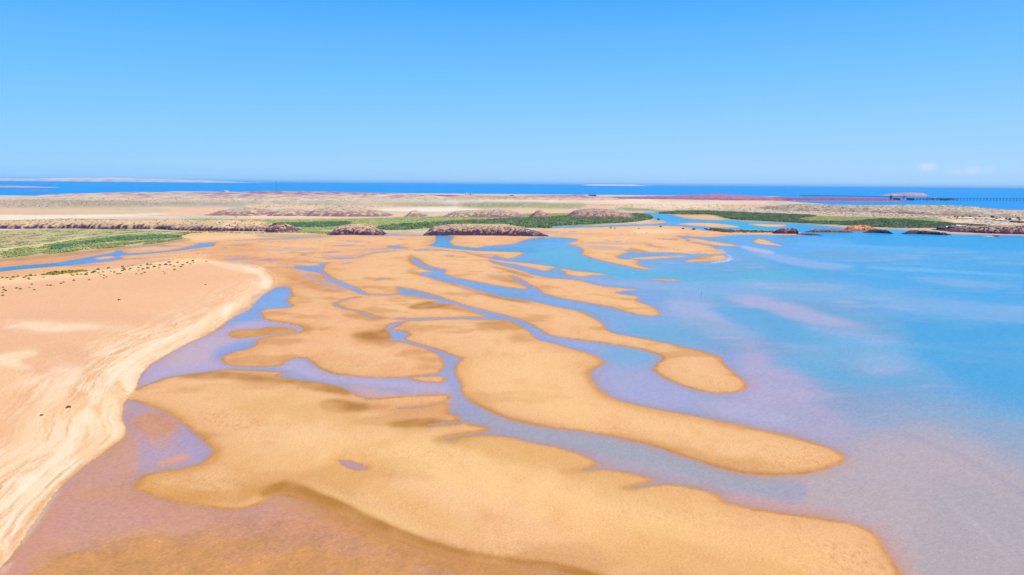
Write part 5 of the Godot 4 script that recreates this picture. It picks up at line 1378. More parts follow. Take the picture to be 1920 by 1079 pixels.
func build_hills() -> void:
	var o: MeshInstance3D
	o = hill("rocky_headland", "low dark cliff along the left shore behind the green scrub", "headland", [-1416, 1440, 0.0, 45, 120, -1138, 1430, 9.8, 45, 120, -1042, 1420, 13.3, 40, 120, -1004, 1430, 15.3, 55, 130, -961, 1450, 15.7, 60, 130, -899, 1440, 15.7, 40, 130, -826, 1420, 15.1, 30, 120, -736, 1430, 16.4, 30, 120, -687, 1420, 12.9, 40, 90, -659, 1410, 0.0, 40, 60], Vector2(2.5, 3.0), 0.55, 1.7, 0.6, Color(0.465, 0.305, 0.17), Color(0.514, 0.365, 0.183), Color(0.056, 0.028, 0.061), 1.0, 1.0)
	rocks_on(o, hills[-1], 120, Vector2(0.6, 1.6), Color(0.218, 0.109, 0.097), Color(0.056, 0.028, 0.061))
	o = hill("rocky_headland", "rounded stony knoll left of the orange sand gap", "headland", [-694, 1420, 0.0, 40, 60, -665, 1420, 14.2, 50, 90, -615, 1420, 18.5, 60, 90, -587, 1420, 18.2, 60, 90, -560, 1420, 11.8, 50, 80, -539, 1420, 0.0, 30, 60], Vector2(2.2, 2.6), 0.6, 1.7, 0.7, Color(0.465, 0.305, 0.17), Color(0.514, 0.365, 0.183), Color(0.056, 0.028, 0.061), 1.0, 1.0)
	rocks_on(o, hills[-1], 104, Vector2(0.6, 1.6), Color(0.218, 0.109, 0.097), Color(0.056, 0.028, 0.061))
	o = hill("rocky_headland", "hay topped knoll with a dark boulder foot and one pale gully", "headland", [-573, 1410, 0.0, 40, 60, -552, 1420, 18.5, 55, 80, -530, 1420, 16.5, 55, 80, -507, 1410, 8.4, 45, 60, -491, 1400, 0.0, 30, 50], Vector2(2.2, 2.6), 0.6, 1.7, 0.7, Color(0.465, 0.305, 0.17), Color(0.534, 0.349, 0.148), Color(0.056, 0.028, 0.061), 1.0, 1.0)
	rocks_on(o, hills[-1], 80, Vector2(0.6, 1.6), Color(0.218, 0.109, 0.097), Color(0.056, 0.028, 0.061))
	o = hill("rocky_headland", "small reddish knoll at the end of the left cliffs", "headland", [-500, 1395, 0.0, 30, 40, -482, 1395, 13.4, 45, 60, -469, 1395, 12.9, 45, 60, -451, 1390, 5.8, 35, 50, -438, 1385, 0.0, 25, 40], Vector2(2.0, 2.4), 0.6, 1.7, 0.8, Color(0.393, 0.215, 0.118), Color(0.514, 0.365, 0.183), Color(0.056, 0.028, 0.061), 1.0, 1.0)
	rocks_on(o, hills[-1], 160, Vector2(1.5, 3.5), Color(0.218, 0.109, 0.097), Color(0.056, 0.028, 0.061))
	o = hill("rocky_headland", "lone dark boulder hill with a whitish right flank in front of mangroves", "headland", [-356, 1325, 0.0, 25, 40, -337, 1345, 13.8, 45, 70, -308, 1350, 17.4, 45, 70, -284, 1345, 15.3, 45, 70, -266, 1335, 8.8, 35, 50, -247, 1322, 0.0, 20, 30], Vector2(2.0, 2.2), 0.6, 1.7, 0.8, Color(0.385, 0.226, 0.132), Color(0.514, 0.365, 0.183), Color(0.056, 0.028, 0.061), 1.2, 1.0)
	rocks_on(o, hills[-1], 132, Vector2(0.6, 1.6), Color(0.218, 0.109, 0.097), Color(0.056, 0.028, 0.061))
	o = hill("rocky_headland", "longest dark rock ridge tapering to a point on the sand", "headland", [-173, 1330, 0.0, 20, 40, -154, 1350, 14.0, 40, 70, -118, 1360, 17.4, 45, 70, -65, 1360, 18.3, 45, 70, -17, 1360, 18.7, 45, 70, 15, 1350, 14.3, 40, 60, 41, 1335, 8.2, 30, 40, 71, 1318, 0.0, 10, 20], Vector2(2.0, 2.2), 0.6, 1.7, 0.8, Color(0.352, 0.203, 0.129), Color(0.514, 0.365, 0.183), Color(0.056, 0.028, 0.061), 1.3, 1.0)
	rocks_on(o, hills[-1], 280, Vector2(0.6, 1.6), Color(0.218, 0.109, 0.097), Color(0.056, 0.028, 0.061))
	o = hill("inland_hill", "scrubby stony hill behind the left salt flat", "hill", [-907, 2060, 0.0, 60, 120, -879, 2090, 10.5, 110, 150, -838, 2110, 18.2, 130, 150, -785, 2100, 15.8, 120, 150, -739, 2060, 0.0, 70, 120], Vector2(5, 8), 0.8, 2.0, 0.3, Color(0.504, 0.357, 0.222), Color(0.385, 0.298, 0.193), Color(0.194, 0.101, 0.101), 1.25, 1.2)
	rocks_on(o, hills[-1], 80, Vector2(1.0, 2.4), Color(0.393, 0.251, 0.157), Color(0.167, 0.101, 0.091))
	o = hill("inland_hill", "low stony rise left of the white salt pan", "hill", [-726, 2060, 0.0, 60, 120, -700, 2090, 16.8, 110, 150, -658, 2090, 15.6, 110, 150, -614, 2060, 0.0, 70, 120], Vector2(5, 8), 0.8, 2.0, 0.3, Color(0.504, 0.357, 0.222), Color(0.385, 0.298, 0.193), Color(0.194, 0.101, 0.101), 1.25, 1.2)
	rocks_on(o, hills[-1], 55, Vector2(1.0, 2.4), Color(0.393, 0.251, 0.157), Color(0.167, 0.101, 0.091))
	o = hill("inland_hill", "double humped hill in front of the white salt pan", "hill", [-624, 2060, 0.0, 60, 120, -586, 2090, 19.4, 110, 150, -543, 2110, 23.1, 130, 160, -488, 2100, 21.4, 120, 150, -422, 2080, 13.1, 90, 130, -361, 2050, 0.0, 50, 90], Vector2(5, 8), 0.8, 2.2, 0.3, Color(0.504, 0.357, 0.222), Color(0.385, 0.298, 0.193), Color(0.194, 0.101, 0.101), 1.25, 1.2)
	rocks_on(o, hills[-1], 100, Vector2(1.0, 2.4), Color(0.393, 0.251, 0.157), Color(0.167, 0.101, 0.091))
	o = hill("inland_hill", "low dark knoll at the right end of the white salt pan", "hill", [-325, 2060, 0.0, 50, 80, -299, 2080, 15.7, 70, 100, -258, 2060, 0.0, 50, 80], Vector2(4, 7), 0.8, 1.8, 0.35, Color(0.504, 0.357, 0.222), Color(0.385, 0.298, 0.193), Color(0.194, 0.101, 0.101), 1.3, 1.2)
	rocks_on(o, hills[-1], 30, Vector2(1.0, 2.4), Color(0.393, 0.251, 0.157), Color(0.167, 0.101, 0.091))
	o = hill("inland_hill", "long dark stony ridge above the light green mangroves", "hill", [-213, 2060, 0.0, 50, 80, -164, 2090, 14.8, 80, 110, -99, 2090, 16.9, 80, 110, -43, 2100, 20.3, 100, 120, 6, 2080, 15.0, 80, 110, 38, 2060, 0.0, 50, 80], Vector2(4, 7), 0.8, 2.0, 0.35, Color(0.504, 0.357, 0.222), Color(0.385, 0.298, 0.193), Color(0.194, 0.101, 0.101), 1.3, 1.2)
	rocks_on(o, hills[-1], 80, Vector2(1.0, 2.4), Color(0.393, 0.251, 0.157), Color(0.167, 0.101, 0.091))
	o = hill("inland_hill", "small purple rock knoll between two longer ridges", "hill", [46, 2060, 0.0, 50, 80, 82, 2080, 18.8, 80, 110, 120, 2060, 0.0, 50, 80], Vector2(4, 7), 0.8, 3.5, 0.4, Color(0.393, 0.232, 0.14), Color(0.385, 0.298, 0.193), Color(0.167, 0.083, 0.088), 1.4, 1.2)
	rocks_on(o, hills[-1], 45, Vector2(1.0, 2.4), Color(0.393, 0.251, 0.157), Color(0.167, 0.101, 0.091))
	o = hill("inland_hill", "dark boulder ridge beside the head of the creek", "hill", [157, 2080, 0.0, 50, 80, 203, 2110, 20.3, 90, 120, 248, 2120, 24.4, 100, 120, 301, 2110, 22.7, 90, 120, 346, 2080, 14.6, 60, 90, 374, 2060, 0.0, 40, 70], Vector2(4, 7), 0.8, 2.4, 0.35, Color(0.368, 0.238, 0.129), Color(0.385, 0.298, 0.193), Color(0.167, 0.083, 0.088), 1.4, 1.2)
	rocks_on(o, hills[-1], 100, Vector2(1.0, 2.4), Color(0.393, 0.251, 0.157), Color(0.167, 0.101, 0.091))
	o = hill("far_ridge", "long pale ridge on the skyline at left under the white tank", "ridge", [-3877, 3900, 0.0, 500, 400, -2907, 3900, 0.3, 600, 400, -2737, 4100, 5.7, 700, 500, -2601, 4500, 18.9, 1000, 600, -2285, 4600, 20.2, 1100, 600, -1970, 4700, 23.3, 1200, 600, -1640, 4800, 30.3, 1200, 700, -1306, 4800, 29.4, 1200, 700, -1009, 4800, 22.6, 1100, 700, -660, 4700, 16.1, 900, 600, -423, 4500, 0.0, 600, 500], Vector2(22, 45), 0.9, 7.0, 0.06, Color(0.545, 0.397, 0.255), Color(0.465, 0.357, 0.244), Color(0.194, 0.065, 0.14), 0.9, 1.2)
	o = hill("red_dirt_ridge", "purple red bare ridge on the skyline left of the white plant", "ridge", [-1497, 5350, 0.0, 200, 200, -1344, 5400, 19.6, 300, 300, -1135, 5400, 18.1, 300, 300, -842, 5400, 7.2, 300, 300, -508, 5400, 3.7, 300, 300, -334, 5300, 0.0, 200, 200], Vector2(18, 40), 0.9, 4.0, 0.1, Color(0.236, 0.08, 0.144), Color(0.277, 0.101, 0.148), Color(0.167, 0.054, 0.121), 0.6, 1.2)
	o = hill("far_ridge", "gentle buff ridge on the skyline right of the white plant", "ridge", [-526, 4800, 0.0, 300, 300, -309, 4900, 11.9, 600, 400, -5, 4900, 10.6, 700, 400, 298, 4900, 19.5, 700, 400, 488, 4900, 19.2, 700, 400, 627, 4800, 12.1, 500, 300, 759, 4700, 0.0, 300, 200], Vector2(20, 40), 0.9, 4.0, 0.08, Color(0.534, 0.365, 0.238), Color(0.465, 0.312, 0.217), Color(0.224, 0.08, 0.14), 0.8, 1.2)
	o = hill("red_dirt_ridge", "long low purple red mound behind the pale flats", "ridge", [556, 5000, 0.0, 200, 300, 816, 5050, 8.9, 250, 300, 1128, 5050, 17.3, 300, 300, 1323, 5050, 25.5, 400, 300, 1499, 5050, 32.7, 450, 300, 1675, 5050, 27.6, 400, 300, 1814, 5000, 21.9, 300, 300, 1930, 4900, 0.0, 200, 200], Vector2(16, 30), 0.9, 4.0, 0.1, Color(0.27, 0.097, 0.157), Color(0.36, 0.166, 0.179), Color(0.147, 0.049, 0.114), 0.7, 1.2)
	o = hill("red_dirt_ridge", "low purple red spit under the jetty", "ridge", [1853, 5000, 0.0, 120, 100, 2106, 5050, 13.9, 150, 120, 2364, 5100, 17.0, 170, 130, 2706, 5150, 14.8, 160, 130, 2878, 5100, 0.0, 80, 80, 2909, 5050, 0.0, 40, 40], Vector2(14, 14), 0.9, 2.5, 0.15, Color(0.218, 0.068, 0.132), Color(0.277, 0.094, 0.148), Color(0.107, 0.04, 0.097), 0.7, 1.0)
	o = hill("scrub_hill", "broad grey green scrub hill on the right with houses at its foot", "hill", [1055, 2900, 0.0, 150, 200, 1323, 3000, 17.7, 300, 300, 1437, 2900, 19.5, 350, 300, 1496, 2800, 20.9, 380, 300, 1589, 2700, 27.0, 420, 300, 1703, 2650, 27.5, 420, 300, 1793, 2600, 19.8, 400, 300, 1898, 2550, 14.6, 400, 300, 2113, 2500, 13.5, 400, 300, 2384, 2400, 0.0, 200, 200], Vector2(10, 16), 0.8, 4.0, 0.12, Color(0.484, 0.349, 0.217), Color(0.352, 0.284, 0.193), Color(0.212, 0.152, 0.129), 0.9, 1.2)
	o = hill("rocky_headland", "dark purple cliff at right edge above the motor boat", "headland", [982, 1560, 0.0, 20, 60, 1008, 1540, 2.6, 25, 90, 1048, 1530, 9.6, 40, 120, 1074, 1525, 11.3, 45, 120, 1106, 1520, 10.7, 45, 120, 1147, 1520, 14.6, 45, 120, 1222, 1510, 17.0, 45, 120, 1429, 1480, 0.0, 40, 90], Vector2(2.2, 2.6), 0.5, 4.0, 0.6, Color(0.328, 0.176, 0.129), Color(0.514, 0.365, 0.183), Color(0.051, 0.021, 0.054), 1.3, 0.6)
	rocks_on(o, hills[-1], 420, Vector2(1, 2.6), Color(0.194, 0.09, 0.104), Color(0.051, 0.026, 0.061))
	o = hill("rocky_islet", "dark blocky rock islet at the tip of the sand causeway", "islet", [549, 1445, 0.0, 10, 12, 566, 1448, 7.8, 14, 14, 577, 1448, 9.2, 16, 14, 593, 1448, 9.9, 16, 14, 599, 1446, 7.1, 14, 12, 602, 1442, 0.0, 8, 8], Vector2(1.2, 1.5), 0.35, 2.0, 1.2, Color(0.194, 0.074, 0.066), Color(0.328, 0.129, 0.079), Color(0.041, 0.02, 0.041), 1.3, 0.3)
	rocks_on(o, hills[-1], 60, Vector2(1, 2.6), Color(0.142, 0.059, 0.066), Color(0.033, 0.017, 0.037))
	o = hill("rock_reef", "flat line of dark rocks trailing right of the islet", "reef", [588, 1425, 0.0, 5, 5, 603, 1420, 2.6, 8, 6, 622, 1412, 2.4, 8, 6, 638, 1400, 0.0, 5, 4], Vector2(1.5, 1.5), 0.5, 1.0, 1.2, Color(0.099, 0.059, 0.066), Color(0.167, 0.09, 0.079), Color(0.039, 0.023, 0.043), 1.2, 0.1)
	rocks_on(o, hills[-1], 40, Vector2(0.6, 1.4), Color(0.12, 0.059, 0.066), Color(0.033, 0.018, 0.039))
	o = hill("rock_reef", "brown rock line in the lagoon left of the orange rock", "reef", [640, 1500, 0.0, 6, 6, 670, 1510, 5.9, 12, 10, 705, 1510, 5.6, 12, 10, 734, 1508, 5.4, 14, 10, 748, 1500, 0.0, 6, 6], Vector2(2, 2), 0.5, 1.2, 1.2, Color(0.194, 0.101, 0.074), Color(0.352, 0.176, 0.094), Color(0.065, 0.031, 0.049), 1, 0.1)
	rocks_on(o, hills[-1], 60, Vector2(0.8, 1.6), Color(0.194, 0.09, 0.066), Color(0.056, 0.028, 0.043))
	o = hill("orange_rock", "bright orange weathered rock mound at the mangrove edge", "rock", [759, 1560, 0.0, 12, 14, 779, 1570, 9.2, 22, 22, 802, 1575, 10.9, 24, 24, 818, 1570, 9.5, 20, 20, 832, 1560, 0.0, 10, 12], Vector2(1.6, 1.8), 0.5, 2.2, 1.0, Color(0.514, 0.203, 0.085), Color(0.576, 0.284, 0.121), Color(0.256, 0.074, 0.054), 0.9, 0.5)
	rocks_on(o, hills[-1], 90, Vector2(1, 2.4), Color(0.534, 0.226, 0.097), Color(0.291, 0.09, 0.054))
	o = hill("rock_reef", "long dark breakwater of rocks left of the boat ramp", "breakwater", [769, 1500, 0.0, 8, 8, 797, 1505, 6.7, 12, 10, 812, 1490, 6.1, 12, 10, 820, 1470, 0.0, 6, 6], Vector2(1.6, 1.6), 0.45, 1.2, 1.2, Color(0.068, 0.051, 0.074), Color(0.12, 0.08, 0.085), Color(0.029, 0.023, 0.049), 1.3, 0.1)
	rocks_on(o, hills[-1], 110, Vector2(0.8, 1.8), Color(0.099, 0.068, 0.079), Color(0.025, 0.021, 0.043))
	o = hill("rock_reef", "second dark breakwater of rocks in front of the sheds", "breakwater", [836, 1470, 0.0, 8, 8, 867, 1480, 6.6, 12, 10, 887, 1470, 6.3, 12, 10, 911, 1452, 4.4, 10, 10, 930, 1446, 0.0, 6, 6], Vector2(1.6, 1.6), 0.45, 1.2, 1.2, Color(0.068, 0.051, 0.074), Color(0.142, 0.087, 0.085), Color(0.029, 0.023, 0.049), 1.3, 0.1)
	rocks_on(o, hills[-1], 140, Vector2(0.8, 1.8), Color(0.099, 0.068, 0.079), Color(0.025, 0.021, 0.043))
	o = hill("island", "low pinkish island far out at the left edge", "island", [-8087, 9000, 0.0, 200, 300, -6554, 9000, 19.1, 300, 300, -6207, 9000, 8.9, 250, 300, -5850, 8900, 0.0, 60, 100], Vector2(40, 40), 0.6, 1.7, 0.05, Color(0.465, 0.264, 0.217), Color(0.393, 0.226, 0.207), Color(0.291, 0.152, 0.17), 0.6, -1.0)
	o = hill("island", "thin dark islet in front of the low island at far left", "island", [-4983, 6300, 0.0, 30, 40, -4580, 6350, 0.0, 50, 60, -4382, 6350, 4.0, 70, 70, -4313, 6350, 4.5, 60, 60, -4241, 6300, 0.0, 20, 30], Vector2(14, 14), 0.6, 2.0, 0.1, Color(0.352, 0.152, 0.165), Color(0.291, 0.129, 0.148), Color(0.12, 0.046, 0.094), 0.8, -0.6)
	o = hill("island", "pale hazy coast on the horizon at left", "island", [-47891, 48000, 0.0, 2000, 2500, -33420, 48000, 169.1, 2000, 2500, -31376, 48000, 229.7, 2000, 2500, -29705, 48000, 265.4, 2000, 2500, -27850, 48000, 287.9, 2000, 2500, -25631, 48000, 232.9, 2000, 2500, -23411, 48000, 185.2, 2000, 2500, -17113, 48000, 0.0, 1500, 2000], Vector2(300, 300), 0.5, 18.0, 0.006, Color(0.328, 0.349, 0.354), Color(0.484, 0.422, 0.347), Color(0.249, 0.27, 0.321), 0.8, -2.0)  # besides the fog, distance haze is put into these pale blue colours
	o = hill("island", "thin bright sand cay on the horizon at centre right", "island", [5719, 60000, 0.0, 500, 900, 6877, 60000, 80.2, 900, 900, 10121, 60000, 88.4, 900, 900, 12069, 60000, 0.0, 500, 900], Vector2(200, 240), 0.4, 3.0, 0.01, Color(0.637, 0.504, 0.321), Color(0.609, 0.466, 0.29), Color(0.456, 0.373, 0.272), 0.4, -1.0)
	o = hill("island", "pink flat island beyond the jetty terminal", "island", [4049, 7600, 0.0, 60, 80, 4279, 7700, 27.1, 160, 160, 4427, 7700, 36.5, 200, 160, 4529, 7700, 35.0, 180, 160, 4566, 7600, 0.0, 60, 80], Vector2(16, 16), 0.5, 3.0, 0.08, Color(0.393, 0.251, 0.255), Color(0.328, 0.209, 0.233), Color(0.243, 0.133, 0.193), 0.5, -0.8)
	o = hill("island", "dark low jetty head islet of rubble at the end of the terminal", "island", [3146, 5500, 0.0, 40, 40, 3346, 5550, 7.7, 70, 60, 3517, 5550, 13.4, 80, 60, 3555, 5500, 0.0, 40, 40], Vector2(9, 9), 0.6, 1.7, 0.2, Color(0.099, 0.051, 0.088), Color(0.142, 0.074, 0.111), Color(0.039, 0.026, 0.061), 1.1, -0.4)


func build_islands() -> void:
	pass


func build_vegetation() -> void:
	forest("scrub_vegetation", "low green coastal scrub on the left, behind the pale track", [-1073, 1236, -977, 1302, -920, 1369, -800, 1383, -650, 1340, -608, 1274, -628, 1233, -719, 1275, -756, 1207, -748, 1150, -738, 1046, -745, 989, -776, 890], 5200, Vector2(.6, 1.6), .7, Color(0.344, 0.305, 0.121), Color(0.157, 0.192, 0.074), 0.75)
	forest("scrub_vegetation", "low green coastal scrub on the left, between the track and the creek", [-723, 959, -718, 1016, -728, 1120, -738, 1185, -708, 1257, -619, 1216, -557, 1181, -562, 1158, -571, 1104, -595, 1019, -623, 923, -650, 861, -681.9, 779.9, -755, 865], 6000, Vector2(.6, 1.7), .75, Color(0.328, 0.305, 0.107), Color(0.137, 0.187, 0.066), 0.6)
	forest("mangrove_trees", "darker green mangrove line along the inside of the left scrub", [-691, 1019, -696, 1083, -694, 1167, -673, 1228, -615, 1247, -592, 1201, -623, 1152, -659, 1106, -662, 1030, -656, 972], 1600, Vector2(1.2, 2.4), 0.9, Color(0.128, 0.203, 0.076), Color(0.056, 0.125, 0.058))
	forest("mangrove_shrubs", "pale green low mangrove marsh behind the central headlands", [-839, 1792, -671, 1792, -463, 1852, -2, 2224, 217, 2345, 354, 2289, 229, 2120, -2, 1954, -263, 1682, -312, 1532, -437, 1396, -490, 1566, -628, 1675, -816, 1743], 12000, Vector2(1.0, 2.2), 0.6, Color(0.336, 0.326, 0.114), Color(0.194, 0.245, 0.082), 0.2)
	forest("mangrove_trees", "dense dark green mangrove forest at the creek head in the centre", [-301, 1479, -260, 1660, -2, 1954, 219, 2189, 435, 2344, 420, 2054, 328, 1840, 231, 1753, 101, 1646, 72, 1563, -124, 1576, -228, 1454], 12000, Vector2(1.6, 3.0), 0.95, Color(0.162, 0.203, 0.082), Color(0.054, 0.112, 0.056))
	forest("mangrove_trees", "thin dark mangrove strip behind the left knolls", [-569, 1617, -521, 1668, -432, 1727, -395, 1686, -390, 1560, -467, 1493], 1200, Vector2(1.4, 2.6), 0.9, Color(0.099, 0.181, 0.074), Color(0.046, 0.117, 0.058))
	forest("mangrove_trees", "dark green mangrove forest along the right bank of the creek", [521, 2446, 704, 2675, 922, 2479, 1032, 2333, 879, 2097, 859, 1974, 977, 1964, 1110, 2102, 1199, 2085, 1222, 1894, 1247, 1801, 1080, 1693, 938, 1674, 871, 1750, 832, 1814, 723, 1939, 656, 2061, 683, 2349, 588, 2373], 12000, Vector2(1.5, 2.8), 0.9, Color(0.157, 0.192, 0.088), Color(0.051, 0.101, 0.058))
	forest("mangrove_shrubs", "light green marsh inside the right hand mangroves", [893, 2131, 1005, 2272, 1167, 2210, 1346, 2140, 1161, 2020, 999, 2009, 879, 2020], 3500, Vector2(1.0, 2.0), 0.6, Color(0.344, 0.341, 0.114), Color(0.212, 0.264, 0.085), 0.2)
	forest("saltbush", "scattered grey green saltbush over the peninsula plain", [-1309, 1385, -1165, 1554, -755, 1728, -945, 2529, -554, 2733, -163, 3432, 644, 3477, 1291, 3476, 1500, 2417, 1328, 2137, 987, 2447, 555, 2995, 105, 3509, -3, 2996, -605, 2985, -1233, 3302, -767, 2048, -809, 1852, -1165, 1554, -2528, 3390, -1125, 4016, -222, 4663, 134, 4475, -950, 3388, -1819, 2434, -1869, 1983], 9000, Vector2(1.0, 2.2), 0.6, Color(0.328, 0.257, 0.125), Color(0.194, 0.166, 0.097), 0.3, true)
	forest("saltbush", "grey green scrub dots over the hill behind the houses", [1225, 3299, 1785, 3604, 2245, 3815, 2280, 3064, 2525, 2735, 1703, 1839, 1284, 1719, 1247, 1801, 1357, 2079, 1193, 2402, 1042, 2746], 5000, Vector2(0.9, 2.1), 0.65, Color(0.298, 0.238, 0.121), Color(0.162, 0.147, 0.094), 0.2, true)
	forest("saltbush", "grey green scrub dots on the left cliff top", [-1261, 1391, -1111, 1482, -772, 1568, -601, 1571, -489, 1490, -468, 1424, -719, 1461, -1040, 1386, -1185, 1306], 1600, Vector2(0.6, 1.3), 0.7, Color(0.328, 0.257, 0.111), Color(0.183, 0.166, 0.079), 0.1, true)
	forest("causeway_scrub", "olive scrub along the sand causeway to the islet", [443, 1582, 472, 1576, 511, 1527, 572, 1500, 560, 1466, 488, 1458, 446, 1469], 420, Vector2(0.8, 2.0), 0.8, Color(0.194, 0.176, 0.049), Color(0.099, 0.059, 0.043), 0.1)
	forest("dune_grass", "yellow green dune grass between the knolls and the sand", [-640, 1298, -584, 1333, -494, 1315, -419, 1338, -331, 1319, -341, 1361, -432, 1381, -499, 1328, -596, 1361, -653, 1325], 700, Vector2(0.8, 1.8), 0.8, Color(0.393, 0.298, 0.079), Color(0.194, 0.192, 0.043), 0.2)
	forest("dune_grass", "olive fringe of low plants along the inner creek bank at left", [-497.9, 717.3, -498.3, 739.2, -481.5, 754.2, -467.5, 741.2, -476.3, 710.2, -487.0, 701.2], 160, Vector2(0.7, 1.5), 0.7, Color(0.256, 0.203, 0.034), Color(0.12, 0.117, 0.019))
	shrubs([-466, 617, 1.1, -455, 603, 1.2, -449, 597, 1.3, -444, 587, 1.0, -433, 572, 1.2, -450, 612, 1.3, -443, 607, 1.3, -442, 617, 0.9, -428, 603, 1.2, -453, 636, 1.2, -435, 631, 1.1, -431, 630, 1.4, -430, 643, 1.1, -433, 651, 1.1, -431, 664, 1.4, -419, 669, 1.2, -413, 683, 1.0, -415, 691, 1.0, -425, 704, 1.1, -432, 709, 0.8, -418, 716, 1.2, -416, 717, 1.2, -398, 716, 1.1, -392, 715, 1.3, -395, 727, 1.4, -413, 748, 1.1, -325, 556, 1.2, -371, 722, 0.9, -380, 736, 0.8, -485, 677, 1.4, -479, 670, 1.0, -476, 686, 0.9, -497, 669, 1.3], "small dark green shrub alone on the bare pink beach flat", "shrubs dotted over the beach flat")
	shrubs([-520, 689, 1.3, -513, 686, 1.6, -510, 685, 1.3, -505, 684, 1.9, -505, 690, 1.5, -493, 682, 1.4, -501, 697, 2.0, -504, 707, 1.9, -499, 701, 1.9, -497, 704, 1.7, -493, 705, 1.2, -494, 713, 1.4, -496, 720, 1.3, -497, 725, 1.9, -491, 718, 1.0, -480, 707, 1.9, -493, 727, 1.2, -477, 709, 1.3, -490, 729, 1.7, -477, 717, 1.7, -485, 730, 1.6, -485, 736, 1.6, -485, 739, 1.6, -472, 723, 1.7, -463, 710, 1.1, -456, 702, 1.3, -480, 745, 1.0, -457, 710, 1.6, -454, 712, 1.3, -480, 753, 1.3, -474, 753, 1.3, -447, 709, 2.0, -457, 727, 1.1, -450, 725, 2.0, -454, 735, 2.0, -443, 724, 1.2, -467, 763, 1.9, -444, 734, 1.2, -463, 776, 1.7, -439, 740, 1.1, -430, 731, 1.4, -457, 794, 1.5, -429, 744, 1.4, -441, 768, 1.9, -431, 752, 1.7, -426, 752, 1.0, -431, 764, 1.6, -450, 793, 1.1, -450, 803, 1.2, -428, 775, 1.4, -437, 797, 1.3, -414, 759, 1.6, -413, 767, 2.1, -434, 806, 1.9, -431, 808, 1.6, -413, 781, 1.9, -402, 771, 1.2, -414, 796, 1.8, -410, 802, 2.1, -420, 830, 2.0], "olive shrub on the pale dune crest beside the left creek", "shrubs on the dune crest")
	shrubs([-420, 830, 1.1, -407, 824, 1.6, -393, 820, 1.6, -397, 843, 1.8, -389, 827, 1.2, -384, 809, 1.2, -388, 798, 1.7, -382, 781, 1.6, -392, 785, 1.3, -375, 752, 1.6, -410, 803, 1.4, -403, 799, 1.7, -378, 838, 1.1, -413, 781, 1.2], "olive shrub on the end of the dune where the beach curls round", "shrubs at the end of the dune")
	one_shrub(-194.6, 288.4, 1.05, "larger of the two lone shrubs on the white streaked beach")
	one_shrub(-198.8, 277.2, 0.75, "smaller of the two lone shrubs on the white streaked beach")
	one_shrub(224.4, 1563.5, 3.2, "dark shrub on the flat below the mangroves, left of the pair")
	one_shrub(234.4, 1564.7, 2.2, "small dark shrub right beside a bigger one below the mangroves")
	one_shrub(288.5, 1560.4, 2.4, "single dark shrub in the middle of the orange flat")
	one_shrub(353.4, 1630.5, 3, "dark shrub on the bank of the creek mouth")
	one_shrub(390.9, 1565.9, 3.2, "straggly dark shrub near the start of the causeway")
	one_shrub(409.7, 1544.6, 4, "round dark green bush at the left end of the causeway")
	one_shrub(418.5, 1962.7, 5, "lone mangrove bush on the mud point at the creek mouth")
	one_shrub(-293.4, 645.3, 1.0, "single dark shrub in the middle of the pink beach flat")


